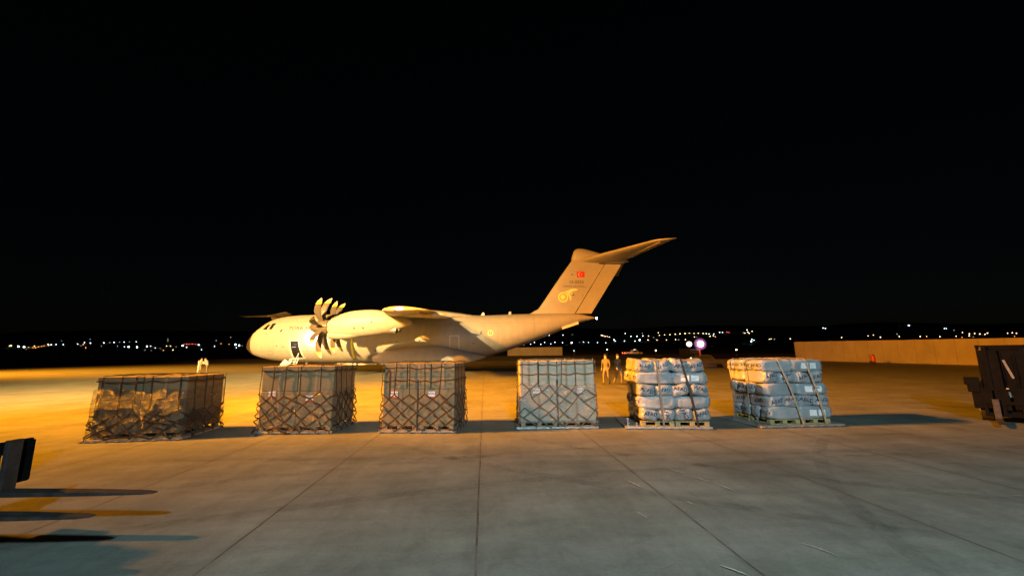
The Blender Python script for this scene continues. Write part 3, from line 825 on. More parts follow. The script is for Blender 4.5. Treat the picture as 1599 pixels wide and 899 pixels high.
def carton(w, d, h, m_, lid=False, rg=None):
    t = empty('carton', 'x', 'box')
    m = MB(); m.box((0, 0, h / 2), (w, d, h), bevel=.012)
    for v in m.bm.verts:
        q = noise.noise_vector(v.co * 3 + Vector((rg.random() * 9, 0, 0))) * .006; v.co += q
    body = m.build('carton_body', m_, t)
    m = MB(); m.box((0, -d / 2 - .0012, h / 2), (.055, .0025, h * .99)); m.box((0, 0, h + .0012), (.055, d * .99, .0025)) if not lid else None
    m.build('tape', M['tape'], t)
    if lid:
        m = MB(); m.box((0, 0, h - .045), (w + .012, d + .03, .11), bevel=.01); m.build('carton_lid', m_, t)
    return t

def label_sheet(root, x, y, z, w=.17, h=.12, rot=0.0):
    """paper label on a front face (local, facing -y)"""
    m = MB(); rm = Matrix.Rotation(rot, 3, 'Y')
    m.box((x, y, z), (w, .003, h), rm); p = m.build('paper_label', M['paper'], root)
    m = MB(); m.box((x, y - .001, z - h * .62), (w * .95, .003, h * .30), rm); m.build('label_band', M['paperred'], p)
    V, P = text_polys('AFAD', h * .62); m = MB(); vs = [m.bm.verts.new(rm @ Vector((v.x * 1.1, 0, v.y)) + Vector((x, y - .0035, z + .01))) for v in V]
    for q in P:
        try: m.bm.faces.new([vs[i] for i in q])
        except ValueError: pass
    m.build('lettering', M['ink'], p)
    return p

def alu_pallet(root_m, w, d, label, yaw=0):
    t = empty('cargo_pallet', label, 'pallet', group='flat metal cargo pallets'); t.matrix_world = root_m
    m = MB(); m.box((0, 0, .032), (w, d, .050), bevel=.008); m.build('pallet_plate', M['alu'], t)
    n = int(w / .25)
    for k in range(n + 1):
        x = -w / 2 + .06 + (w - .12) * k / n; m = MB()
        m.tube([(x - .03, -(d / 2 + .001), .035), (x - .03, -(d / 2 + .035), .030), (x + .03, -(d / 2 + .035), .030), (x + .03, -(d / 2 + .001), .035)], .008, 6)
        m.build('tie_down_ring', M['metal'], t)
    return t

def wood_pallet(root_m, x, y, w, d, mt, label, z=.058):
    t = empty('wooden_pallet', label, 'pallet', group='wooden pallets under the loads'); t.matrix_world = root_m @ Matrix.Translation((x, y, z))
    m = MB(); n = 7
    for k in range(n):
        yy = -d / 2 + .05 + (d - .10) * k / (n - 1); m.box((0, yy, .108), (w, .095, .02), bevel=.003)
    m.build('deck_boards', mt, t)
    for sx in (-1, 0, 1):
        m = MB()
        for yy in (-1, 0, 1): m.box((sx * (w / 2 - .06), yy * (d / 2 - .07), .062), (.11, .13, .07), bevel=.004)
        m.build('spacer_blocks', mt, t)
        m = MB(); m.box((sx * (w / 2 - .06), 0, .015), (.10, d, .022), bevel=.003); m.build('bottom_board', mt, t)
    m = MB(); m.box((0, -d / 2 + .012, .012), (w - .24, .024, .018)); m.build('front_board', mt, t)
    return t

def mtx(x, y, rz): return Matrix.Translation((x, y, .004)) @ Matrix.Rotation(R(rz), 4, 'Z')
ORD = ['nearest the left edge', 'second from the left', 'third from the left', 'beside the grey bags']
# centre x,y,yaw, plate w,d, load w,d, load height, carton rows
CRATES = [dict(c=(-8.40, 9.80, 8), pw=2.02, pd=1.60, lw=1.82, ld=1.44, h=1.37, dx=.04, mat='cardboard_olive', lid=False, pal='timber'),
          dict(c=(-5.16, 10.42, 1), pw=1.80, pd=1.46, lw=1.72, ld=1.36, h=1.55, dx=0, mat='cardboard', lid=True, pal='timber'),
          dict(c=(-2.20, 10.40, -4), pw=1.84, pd=1.44, lw=1.74, ld=1.34, h=1.60, dx=0, mat='cardboard', lid=False, pal='timber'),
          dict(c=(1.06, 10.80, 1), pw=2.00, pd=1.56, lw=1.86, ld=1.44, h=1.63, dx=.03, mat='cardboard2', lid=False, pal='timber')]
for n, q in enumerate(CRATES):
    rg = random.Random(100 + n); mw = mtx(*q['c'])
    who = ORD[n]
    alu_pallet(mw, q['pw'], q['pd'], f'flat aluminium cargo pallet under the netted carton load {who}')
    lw, ld, h = q['lw'], q['ld'], q['h']
    for k, sx in enumerate((-1, 1)):
        wood_pallet(mw, q['dx'] + sx * lw / 4, 0, lw / 2 - .03, ld, M[q['pal']], f'wooden pallet under the {"left" if sx < 0 else "right"} half of the carton load {who}')
    zb = .058 + .118 + .004; H = h - zb
    rowsz = [.58, .42] if n != 3 else [.58, .42]
    z = zb
    for r_, fr_ in enumerate(rowsz):
        ch = H * fr_ - .004; up = r_ == 1
        nx = 2 if not (up and n in (2, 3)) else (4 if n == 3 else 3)
        for i in range(nx):
            for j in range(2):
                cw, cd = lw / nx - .012, ld / 2 - .012
                t = carton(cw - (.01 if up else 0), cd, ch, M[q['mat']], lid=(q['lid'] and up) or (n == 0 and up and i == 0), rg=rg)
                x = q['dx'] - lw / 2 + lw * (i + .5) / nx + rg.uniform(-.006, .006); y = -ld / 2 + ld * (j + .5) / 2
                t.matrix_world = mw @ Matrix.Translation((x, y, z)) @ Matrix.Rotation(R(rg.uniform(-.7, .7)), 4, 'Z')
                xs_ = {2: ['left', 'right'], 3: ['left', 'middle', 'right'], 4: ['leftmost', 'centre left', 'centre right', 'rightmost']}[nx][i]
                t['label'] = f'brown carton, {xs_} in the {"upper" if up else "lower"} {"front" if j == 0 else "back"} row of the load {who}'
                t['group'] = 'cardboard cartons under the nets'
                if j == 0 and not up and n in (1, 2, 3):
                    zz = ch * (.86 if n < 3 else .86)
                    if n == 1: zz = ch * (.93 if i == 0 else .80)
                    label_sheet(t, (-.16 if i == 0 else -.12) if n < 3 else (-.06 if i == 0 else .10), -cd / 2 - .004, zz, rot=R(rg.uniform(-4, 4)))
                if up and j == 0 and n == 2:
                    m = MB(); m.box((rg.uniform(-.1, .1), -cd / 2 - .003, ch * .45), (.008, .003, ch * .8)); m.box((0, -cd / 2 - .003, ch * .48), (cw * .9, .003, .008)); m.build('flap_seam', M['lettering'], t)
        z += H * fr_
    if n == 3:
        m = MB(); m.ribbon([(q['dx'] - .01, -ld / 2 - .02, z_) for z_ in lin(.05, h * .72, 6)], [(0, -1, 0)] * 6, .045, .006); tag(m.build('cargo_strap', M['strapdark'], matrix=mw), 'black strap running down the middle of the carton load beside the grey bags', 'strap')
    if n == 2:
        m = MB(); m.ribbon([(-lw / 2 + .10, -ld / 2 - .06, 1.34), (-lw / 2 + .13, -ld / 2 - .06, 1.42), (-lw / 2 + .17, -ld / 2 - .06, 1.44), (-lw / 2 + .19, -ld / 2 - .06, 1.38), (-lw / 2 + .19, -ld / 2 - .055, 1.1), (-lw / 2 + .19, -ld / 2 - .06, .82)], [(0, -1, 0)] * 6, .05, .006)
        tag(m.build('cargo_strap', M['strapdark'], matrix=mw), 'black hooked strap end hanging on the third carton load from the left', 'strap')
        m = MB(); m.ribbon([(-.0, -ld / 2 - .05, z_) for z_ in lin(.06, 1.22, 6)], [(0, -1, 0)] * 6, .035, .006); tag(m.build('cargo_strap', M['strapdark'], matrix=mw), 'black strap down the centre of the third carton load from the left', 'strap')
    sh = Matrix.Translation((q['dx'], 0, 0))
    if n == 0:
        wrap('brownish glittering plastic wrap around the wide carton load nearest the left edge', mw @ sh, lw, ld, .10, h * .80, wrap_mat('wrap_brown', (.06, .05, .035), (.15, .55), 3, .20), 3, .055)
        cargo_net('cargo_net', 'dark net with long vertical straps over the load nearest the left edge', mw @ sh, lw, ld, h + .012, .07, h * .46, 9, 4, M['net'], 5, flare=.07, jit=.055, upper=1, sw=.030, extra=26)
    if n == 1:
        wrap('clear plastic wrap around the lower half of the load second from the left', mw @ sh, lw, ld, .12, h * .62, wrap_mat('wrap_a', (.42, .38, .32), (.03, .38), 8), 8, .03)
        cargo_net('cargo_net', 'dark net with four hanging straps and diamonds over the load second from the left', mw @ sh, lw, ld, h + .012, .07, h * .60, 10, 6, M['net'], 9, flare=.08, jit=.036, upper=1, sw=.025, extra=16)
    if n == 2:
        wrap('clear plastic wrap around the lower half of the load third from the left', mw @ sh, lw, ld, .12, h * .55, wrap_mat('wrap_b', (.42, .38, .32), (.02, .22), 18), 18, .025)
        cargo_net('cargo_net', 'dark net of regular diamonds over the load third from the left', mw @ sh, lw, ld, h + .012, .07, h * .56, 10, 6, M['net'], 12, flare=.06, jit=.018, upper=2, sw=.024, extra=4)
    if n == 3:
        wrap('shiny crinkled plastic wrap around the pale carton load beside the grey bags', mw @ sh, lw, ld, .14, h * .66, wrap_mat('wrap_c', (.70, .72, .72), (.04, .62), 28), 28, .03)
        cargo_net('cargo_net', 'grey green net of uneven meshes over the pale load beside the grey bags', mw @ sh, lw, ld, h + .012, .07, h * .66, 10, 6, M['netgreen'], 23, flare=.03, jit=.045, upper=2, sw=.024, skipf=lambda i, j: (i * 7 + j * 5) % 11 == 0)

# ------------------------------------------------------------------ relief bags
def bag_mat(name, col):
    m = mat(name, col, .36, var=.16, scale=3, bump=.55, bscale=9, spec=.5)
    return m
M['bag'] = bag_mat('bag_grey_plastic', (.27, .30, .315))
M['bag2'] = bag_mat('bag_grey_plastic_light', (.32, .345, .355))
def bag_mesh(L, w, h, seed):
    """pillow of woven plastic: long axis y, gathered ends"""
    bm = bmesh.new(); bmesh.ops.create_cube(bm, size=2.0); bmesh.ops.subdivide_edges(bm, edges=bm.edges[:], cuts=15, use_grid_fill=True)
    for v in bm.verts:
        p = v.co.copy(); p.normalize()
        q = Vector([math.copysign(abs(c) ** e, c) for c, e in zip(p, (.50, .34, .50))])
        m_ = max(abs(q.x), abs(q.y), abs(q.z))
        c = Vector((q.x * w / 2, q.y * L / 2, q.z * h / 2)) * 1.13
        c.x = max(-w * .53, min(w * .53, c.x)); c.z = max(-h * .5, min(h * .5, c.z))
        t = abs(c.y) / (L / 2)
        c.x *= 1 - .10 * t ** 4; c.z *= 1 - .06 * t ** 4
        sd = Vector((seed * 1.7, seed * .6, 0))
        n1 = noise.noise(c * 5.5 + sd); n2 = noise.noise(Vector((c.x * 16, c.y * 5, c.z * 16)) + sd); n3 = abs(noise.noise(Vector((c.x * 9, c.y * 24, c.z * 9)) + sd))
        n4 = noise.noise(c * 2.6 + sd * 2)
        d = p * (.030 * n4 + .026 * n1 + .012 * n2 - .014 * n3)
        # gathered fold across the end
        if t > .8: d.y -= math.copysign(.018 * abs(math.sin(c.x * 22 + n1 * 4 + seed)), c.y)
        v.co = c + d
    return bm
BT = {}
def make_bag(mw, L, w, h, seed, label, group, text=None, rot=0.0, stickers=0, mt='bag'):
    m = MB(); m.bm.free(); m.bm = bag_mesh(L, w, h, seed)
    t = m.build('relief_bag', M[mt], None, True, matrix=mw); tag(t, label, 'bag', group)
    b = bvh_of(t)
    def add(polys, verts, place, direction, off, name, mm, cell):
        o = project_shape(polys, verts, place, b, direction, off, cell).build(name, mm, t)
        return o
    if text:
        for side in text:   # 'front' = -y end, 'left' = -x side
            V, P = text_polys('AFAD', side[1]); cr, sr = math.cos(side[2]), math.sin(side[2]); V = [(v.x * cr - v.y * sr + side[3], v.x * sr + v.y * cr + side[4]) for v in V]
            if side[0] == 'end': add(P, V, lambda x, y: (x, -2, y), (0, 1, 0), .004, 'lettering', M['bagink'], .04)
            elif side[0] == 'side': add(P, V, lambda x, y: (-2, -x, y), (1, 0, 0), .004, 'lettering', M['bagink'], .04)
            elif side[0] == 'sideR': add(P, V, lambda x, y: (2, x, y), (-1, 0, 0), .004, 'lettering', M['bagink'], .04)
    for k in range(stickers):
        xx = (-.10 + .24 * k); poly = [(xx - .10, -.07), (xx + .09, -.075), (xx + .10, .065), (xx - .09, .07)]
        add([(0, 1, 2, 3)], poly, lambda x, y: (2, x, y), (-1, 0, 0), .005, 'paper_label', M['paper'], .04)
    return t

def bag_stack(mw, cx, cy, W, D, z0, n_layers, first_ends_top, H, desc, lean=0.0, seed0=0, sticker_rows=()):
    lh = (H - z0) / n_layers; rg = random.Random(seed0); words = ['bottom', 'second lowest', 'middle', 'second highest', 'top']
    for k in range(n_layers):
        ends = first_ends_top == ((n_layers - 1 - k) % 2 == 0)
        z = z0 + lh * (k + .5); row = words[k]; lx = cx + lean * (k / (n_layers - 1) - .5)
        if ends:
            nx, ny = 4, 2; bw, bl = W / 4, D / 2
            for i in range(4):
                for j in range(2):
                    sd = seed0 + k * 10 + i * 2 + j
                    pos = ['leftmost', 'centre left', 'centre right', 'rightmost'][i]
                    lab = f'grey bag end, {pos} in the {row} row of the {desc}' if j == 0 else f'grey bag behind the {pos}, {row} row, {desc}'
                    x = lx - W / 2 + bw * (i + .5) + rg.uniform(-.015, .015); y = cy - D / 2 + bl * (j + .5) + (rg.uniform(-.03, .02) if j == 0 else 0)
                    tx = None
                    if j == 0: tx = [('end', .125 * rg.uniform(.9, 1.1), R(rg.choice([-8, 5, 18, -14, 28, 8])) if (k, i) not in ((0, 1), (0, 2)) or first_ends_top is False else R(-65), rg.uniform(-.02, .03), rg.uniform(-.01, .04))]
                    if i == 0 and rg.random() < .6: tx = (tx or []) + [('side', .13, R(rg.uniform(-15, 15)), 0, 0)]
                    make_bag(mw @ Matrix.Translation((x, y, z + rg.uniform(-.012, .012))) @ Matrix.Rotation(R(rg.uniform(-7, 7)), 4, 'Z') @ Matrix.Rotation(R(rg.uniform(-11, 11)), 4, 'Y'), bl * 1.02, bw * rg.uniform(.98, 1.08), lh * rg.uniform(1.0, 1.10), sd, lab, 'grey bags stacked on the yellow pallets', tx, mt=rg.choice(['bag', 'bag2']))
        else:
            ny = 4; bw, bl = D / 4, W / 2
            for j in range(4):
                for i in range(2):
                    sd = seed0 + k * 10 + i * 4 + j
                    lab = f'lengthwise bag, {"left" if i == 0 else "right"} {["front", "inner front", "inner back", "back"][j]}, {row} row, {desc}'
                    x = lx - W / 2 + bl * (i + .5); y = cy - D / 2 + bw * (j + .5)
                    # rotated by -90deg: local -y end faces world -x (left), local +x side faces world -y (front)
                    tx = []
                    if i == 0 and rg.random() < .8: tx.append(('end', .12, R(rg.uniform(-14, 14)), 0, .01))
                    ns = (2 if (k in sticker_rows and j == 0 and i == 1) else 0)
                    make_bag(mw @ Matrix.Translation((x, y, z)) @ Matrix.Rotation(R(-90 + rg.uniform(-2, 2)), 4, 'Z'), bl * 1.05, bw * 1.04, lh * rg.uniform(1.02, 1.10), sd, lab, 'grey bags stacked on the yellow pallets', tx, stickers=ns, mt=rg.choice(['bag', 'bag2']))
def band(mw, pts, nrm, w, mt, label):
    m = MB(); P = []; N = []
    for i in range(len(pts) - 1):
        for t in lin(0, 1, 7)[:-1]:
            P.append(Vector(pts[i]).lerp(Vector(pts[i + 1]), t)); N.append(Vector(nrm[i]).lerp(Vector(nrm[i + 1]), t))
    P.append(Vector(pts[-1])); N.append(Vector(nrm[-1])); m.ribbon(P, N, w, .006)
    return tag(m.build('cargo_strap', mt, matrix=mw), label, 'strap', 'straps around the bag stacks')
for n, (c, pw, pd, W, D, H, cx, top_ends, lean, desc) in enumerate([((3.78, 10.66, -5), 2.02, 1.56, 1.62, 1.42, 1.62, .17, True, -.03, 'left bag stack'), ((6.93, 10.80, 5), 2.16, 1.62, 1.60, 1.40, 1.60, .03, False, -.09, 'right bag stack')]):
    mw = mtx(*c)
    alu_pallet(mw, pw, pd, f'flat aluminium cargo pallet under the {desc}')
    for sx in (-1, 1):
        wood_pallet(mw, cx + sx * W / 4, 0, W / 2 - .02, D, M['timbery'], f'yellowish wooden pallet, {"left" if sx < 0 else "right"} of two under the {desc}')
    z0 = .058 + .118 + .008
    bag_stack(mw, cx, 0, W, D, z0, 5, top_ends, H, desc, lean, seed0=50 + n * 70, sticker_rows=(3,) if n == 0 else (0, 2, 4))
    yf, yb = -D / 2 - .045, D / 2 + .045; F = (0, -1, 0); U = (0, 0, 1); B = (0, 1, 0)
    for (x0, x1, w_, mt, lb) in ([(cx - .36, cx - .28, .045, 'strapgrey', 'grey strap'), (cx + .24, cx + .52, .05, 'strapdark', 'black slanting strap')] if n == 0 else [(cx - .45, cx + .02, .04, 'strappale', 'pale strap, left of two,'), (cx + .28, cx + .62, .045, 'strappale', 'pale strap, right of two,')]):
        band(mw, [(x1, yf - .02, .06), ((x0 + x1) / 2, yf - .035, H * .55), (x0, yf, H - .03), (x0, yf + .07, H + .035), (x0, 0, H + .045), (x0, yb - .07, H + .035), (x0, yb, H - .05), (x0, yb, .06)], [F, F, F, (0, -.7, .7), U, (0, .7, .7), B, B], w_, M[mt], f'{lb} over the front of the {desc}')
    if n == 1:
        xl = cx - W / 2 - .07
        for yy, nm in ((-.15, 'nearer'), (.45, 'farther')):
            band(mw, [(xl - .08, yy, .06), (xl - .02, yy, H * .5), (xl - .10, yy, H - .06), (xl + .06, yy, H + .03), (cx, yy, H + .04)], [(-1, 0, 0), (-1, 0, 0), (-1, 0, 0), (-.7, 0, .7), U], .03, M['strappale'], f'pale strap, {nm} of two on the left side of the {desc}')
    m = MB(); m.box((-pw / 2 + .10, -pd / 2 + .25, .12), (.035, .03, .13)); m.box((-pw / 2 + .10, -pd / 2 + .25, .20), (.06, .035, .04), bevel=.008)
    m.box((-pw / 2 + .28, -pd / 2 + .10, .10), (.03, .03, .09)) if n == 0 else None
    tag(m.build('strap_buckle', M['metal'], matrix=mw), f'small metal strap buckle standing on the plate left of the {desc}', 'buckle')

# ------------------------------------------------------------------ forklifts (heading +x, carriage at x=0)
def forklift(label, lift, loc, rz, reach=0.0, bh=1.0, fl=1.0):
    t = empty('forklift', label, 'forklift', loc, rz, 'forklifts')
    for sy in (-1, 1):
        y = sy * .31; m = MB()
        m.loft([[Vector((.02, y - .07, lift - .02)), Vector((.02, y + .07, lift - .02)), Vector((.02, y + .07, lift + .03)), Vector((.02, y - .07, lift + .03))],
                [Vector((.75 * fl, y - .065, lift - .01)), Vector((.75 * fl, y + .065, lift - .01)), Vector((.75 * fl, y + .065, lift + .025)), Vector((.75 * fl, y - .065, lift + .025))],
                [Vector((1.22 * fl, y - .05, lift + .0)), Vector((1.22 * fl, y + .05, lift + .0)), Vector((1.22 * fl, y + .05, lift + .015)), Vector((1.22 * fl, y - .05, lift + .015))],
                [Vector((1.30 * fl, y - .025, lift + .004)), Vector((1.30 * fl, y + .025, lift + .004)), Vector((1.30 * fl, y + .025, lift + .012)), Vector((1.30 * fl, y - .025, lift + .012))]])
        m.box((-.0, y, lift + .26), (.05, .13, .56), bevel=.006)
        m.build('fork', M['forksteel'], t)
    m = MB()
    for z in (.12, .44): m.box((-.06, 0, lift + z), (.06, 1.06, .10), bevel=.01)
    for y in (-.5, -.17, .17, .5): m.box((-.06, y, lift + .29), (.05, .07, .42))
    m.build('carriage', M['forkblack'], t)
    m = MB(); m.box((-.07, 0, lift + .80 * bh), (.04, 1.06, .05), bevel=.008)
    for y, w_, z_ in ((-.44, .20, .0), (-.17, .26, -.03), (.14, .24, .0), (.43, .22, -.02)): m.box((-.07, y, lift + .60 * bh - .06 + z_), (.035, w_, .52 * bh))
    m.build('load_backrest', M['forkblack'], t)
    if reach:
        for sy in (-1, 1):
            m = MB(); m.tube([(-.08, sy * .28, lift + .15), (-.10 - reach / 2, sy * .28, lift - .08), (-.12 - reach, sy * .28, lift + .15)], .035, 8); m.build('reach_arm', M['forkblack'], t)
    base = t
    t = bpy.data.objects.new('truck_frame', None); C.objects.link(t); t.parent = base; t.location = (-reach, 0, 0)
    for sy in (-1, 1):
        m = MB(); m.box((-.22, sy * .34, 1.08), (.16, .10, 2.02), bevel=.01); m.box((-.32, sy * .27, 1.04), (.10, .07, 1.94)); m.build('mast_rail', M['forkblack'], t)
    m = MB()
    for z in (.22, 1.15, 2.06): m.box((-.26, 0, z), (.10, .66, .10), bevel=.01)
    m.box((-.24, 0, 1.1), (.02, .60, 1.85))
    m.build('mast_crossbar', M['forkblack'], t)
    for y in (-.12, .12):
        m = MB(); m.tube([(-.17, y, .2), (-.17, y, 1.9)], .035, 10); m.tube([(-.15, y + .06, .5), (-.13, y + .07, 1.3), (-.16, y + .06, 2.0)], .015, 6); m.build('lift_cylinder', M['forkblack'], t)
    m = MB(); m.box((-1.15, 0, .62), (1.5, .95, .55), bevel=.06); m.box((-1.5, 0, 1.0), (.8, .85, .32), bevel=.05); m.build('body', M['forkbody'], t)
    m = MB(); m.box((-2.05, 0, .68), (.45, 1.0, .85), bevel=.12); m.build('counterweight', M['forkblack'], t)
    m = MB()
    for x, y in ((-.5, -.45), (-.5, .45), (-1.85, -.42), (-1.85, .42)): m.tube([(x, y, .8), (x + (.12 if x > -1 else -.03) * -1, y, 2.1)], .035, 8)
    for k in range(7): m.box((-.62 - k * .2, 0, 2.12), (.05, .92, .04))
    m.box((-1.2, -.45, 2.12), (1.35, .05, .05)); m.box((-1.2, .45, 2.12), (1.35, .05, .05))
    m.build('overhead_guard', M['forkblack'], t)
    m = MB(); m.box((-1.35, 0, 1.2), (.48, .48, .12), bevel=.04); m.box((-1.58, 0, 1.45), (.12, .46, .46), bevel=.04); m.build('seat', M['black'], t)
    m = MB(); m.tube([(-.72, 0, .9), (-.88, 0, 1.3)], .03); m.cyl((-.88, 0, 1.31), (-.4, 0, 1), .17, .03); m.build('steering_wheel', M['black'], t)
    for x, r in ((-.55, .34), (-1.95, .28)):
        for sy in (-1, 1):
            m = MB(); m.cyl((x, sy * .50, r), (0, 1, 0), r, .22, 22); w_ = m.build('wheel', M['tyre'], t, True, sharp=40)
            m = MB(); m.cyl((x, sy * .62, r), (0, 1, 0), r * .5, .03, 16); m.build('rim', M['metal'], w_)
    for sy in (-1, 1):
        m = MB(); m.cyl((-.42, sy * .40, 1.95), (1, 0, 0), .07, .08, 14); m.build('headlight', M['metal'], t)
    return base
forklift('black forklift at the left edge with its two forks reaching into the picture', .40, (-5.36, 4.16, .004), R(-1), .72, .62, 1.24)
f2 = forklift('dark forklift parked at the right edge with its mast towards the camera', .10, (12.35, 10.15, .004), R(-138))
f2.scale = (.9, .9, .9)
m = MB(); m.ribbon([(-.128, -.02, 1.72), (-.128, .03, 1.5), (-.128, .10, 1.22)], [(1, 0, 0)] * 3, .05, .004); m.build('reflective_strip', M['strapgrey'], f2)
m = MB(); m.ribbon([(-.128, -.05, .95), (-.128, .0, .7)], [(1, 0, 0)] * 2, .05, .004); m.build('reflective_strip', M['strappale'], f2)
for a in (((-.17, -.30, 1.35), (.02, .36, 1.3)), ((-.16, .16, 1.15), (.02, .40, 1.7)), ((-.16, -.1, .5), (.02, .8, .6))):
    m = MB(); m.box(*a); m.build('mast_panel', M['forkblack'], f2)
m = MB(); m.box((-.12, -.66, 1.02), (.14, .26, .42), bevel=.02); m.box((-.14, -.62, .62), (.12, .20, .52), bevel=.02); m.box((-.12, -.80, 1.12), (.08, .08, .22), bevel=.02); m.build('side_bracket', M['forkblack'], f2)
m = MB(); m.tube([(-.1, .42, 1.9), (0, .55, 2.05), (.02, .7, 1.8), (0, .72, 1.2)], .025, 8); m.build('hydraulic_hose', M['forkblack'], f2)
m = MB(); m.box((-.10, -.74, .92), (.03, .06, .09)); m.build('reflector_or_halo', M['strappale'], f2)

# ------------------------------------------------------------------ far things
# long concrete wall on the right
def wall(name, label, p0, p1, h0, h1, th, base=0.0, n=30):
    m = MB(); a = Vector((*p0, base)); b = Vector((*p1, base)); t = (b - a).normalized(); nn = Vector((-t.y, t.x, 0)) * th / 2
    secs = []
    for k in range(n + 1):
        q = k / n; p = a.lerp(b, q); h = h0 + (h1 - h0) * q + .05 * noise.noise(Vector((q * 17, 1, 0)))
        secs.append([p - nn - Vector((0, 0, .3)), p + nn - Vector((0, 0, .3)), p + nn + Vector((0, 0, h)), p - nn + Vector((0, 0, h))])
    m.loft(secs); o = m.build(name, M['wallc']); tag(o, label, 'wall')
    L_ = (b - a).length; k = 0
    while k * 3.0 < L_:
        p = a + t * (k * 3.0 + .5); hh = h0 + (h1 - h0) * (k * 3.0 + .5) / L_ - .12
        j_ = MB(); q = -nn * 1.0 if (-nn).dot(Vector((0, 0, 0)) - p) > 0 else nn * 1.0
        j_.box(p + q + Vector((0, 0, hh / 2)), (.05, .05, hh), Matrix.Rotation(math.atan2(t.y, t.x), 3, 'Z')); j_.build('panel_joint', M['panel'], o); k += 1
    return o
wall('concrete_wall', 'long plain concrete wall across the right side of the apron', (62, 88), (55.5, 38), 3.95, 3.0, .4)
wall('low_wall', 'low pale wall seen under the tail of the aircraft', (-2.5, 205), (24.5, 198), 4.1, 4.0, .5, 1.1)
# people
def person(name, label, loc, rz, J, top, trous, group, hair=True, s=1.0, cap=None):
    """J joints: dict of points; one continuous skinned body"""
    names = list(J); me = bpy.data.meshes.new(name)
    E = [('pelvis', 'belly'), ('belly', 'chest'), ('chest', 'neck'), ('neck', 'head'), ('head', 'crown'), ('chest', 'shL'), ('shL', 'elL'), ('elL', 'wrL'), ('wrL', 'haL'), ('chest', 'shR'), ('shR', 'elR'), ('elR', 'wrR'), ('wrR', 'haR'),
         ('pelvis', 'hipL'), ('hipL', 'knL'), ('knL', 'anL'), ('anL', 'toL'), ('pelvis', 'hipR'), ('hipR', 'knR'), ('knR', 'anR'), ('anR', 'toR')]
    Rr = dict(pelvis=.15, belly=.135, chest=.165, neck=.058, head=.098, crown=.075, shL=.075, shR=.075, elL=.047, elR=.047, wrL=.03, wrR=.03, haL=.036, haR=.036, hipL=.10, hipR=.10, knL=.065, knR=.065, anL=.047, anR=.047, toL=.04, toR=.04)
    names = list(Rr); pts = [Vector(J[k]) for k in names]; ed = [(names.index(a), names.index(b)) for a, b in E]; rad = [Rr[k] for k in names]
    for sd in 'LR':      # fingers and thumb
        h = Vector(J['ha' + sd]); w = Vector(J['wr' + sd]); dr = (h - w).normalized(); sdv = Vector((1, 0, 0)); hi = names.index('ha' + sd)
        for k, (o_, ln) in enumerate(((-.028, .07), (-.01, .082), (.01, .078), (.028, .06))):
            pts.append(h + dr * .02 + sdv.cross(Vector((0, 0, 1))) * o_); pts.append(h + dr * ln + sdv.cross(Vector((0, 0, 1))) * o_ * 1.2 + Vector((0, .01, 0)))
            rad += [.010, .008]; ed += [(hi, len(pts) - 2), (len(pts) - 2, len(pts) - 1)]
        pts.append(h + dr * .02 + Vector((0, -.055, 0))); rad.append(.010); ed.append((names.index('wr' + sd), len(pts) - 1))
    me.from_pydata([tuple(p) for p in pts], ed, [])
    ob = bpy.data.objects.new(name, me); C.objects.link(ob)
    md = ob.modifiers.new('s', 'SKIN'); md.use_smooth_shade = True
    if not me.skin_vertices: me.skin_vertices.new(name='')
    sv = me.skin_vertices[0].data
    for i, r_ in enumerate(rad): sv[i].radius = (r_, r_ * (.72 if i in (0, 1, 2) else 1)); sv[i].use_root = (i == 0)
    ob.modifiers.new('u', 'SUBSURF').levels = 1; ob.modifiers['u'].render_levels = 1
    bpy.context.view_layer.update()
    nm = bpy.data.meshes.new_from_object(ob.evaluated_get(bpy.context.evaluated_depsgraph_get()))
    bpy.data.objects.remove(ob)
    for mm in (M[top], M[trous], M['skin'], M['boot']): nm.materials.append(mm)
    nk = J['neck']; wl = J['pelvis'][2] + .05
    for p in nm.polygons:
        c = p.center; p.use_smooth = True; k = 0
        if c.z < wl and not any((c - Vector(J[q])).length < .13 for q in ('haL', 'haR')): k = 1
        if c.z > nk[2] + .02 or any((c - Vector(J[q])).length < .09 for q in ('haL', 'haR')): k = 2
        if c.z < .14: k = 3
        p.material_index = k
    # face: nose and chin by displacement towards facing direction (-y)
    hd = Vector(J['head'])
    for v in nm.vertices:
        d = v.co - hd
        if abs(d.x) < .02 and d.y < -.05 and abs(d.z) < .03: v.co.y -= .018
    o = bpy.data.objects.new(name, nm); C.objects.link(o); o.location = loc; o.rotation_euler = (0, 0, rz); o.scale = (s, s, s)
    tag(o, label, 'person', group)
    m = MB(); secs = []
    cr = Vector(J['crown'])
    for k in range(6):
        t = k / 5; r_ = .108 * math.cos(t * math.pi / 2 * .97)
        secs.append([Vector((hd.x + r_ * .92 * math.cos(2 * math.pi * q / 14), hd.y + .018 + r_ * 1.05 * math.sin(2 * math.pi * q / 14), hd.z + .045 + .115 * math.sin(t * math.pi / 2))) for q in range(14)])
    m.loft(secs); m.build('hair' if not cap else 'cap', M['hair'] if not cap else M[cap], o, True)
    for sx in (-1, 1):
        m = MB(); m.cyl((hd.x + sx * .032, hd.y - .092, hd.z + .012), (0, 1, 0), .010, .008, 8); m.build('eye', M['black'], o)
    return o
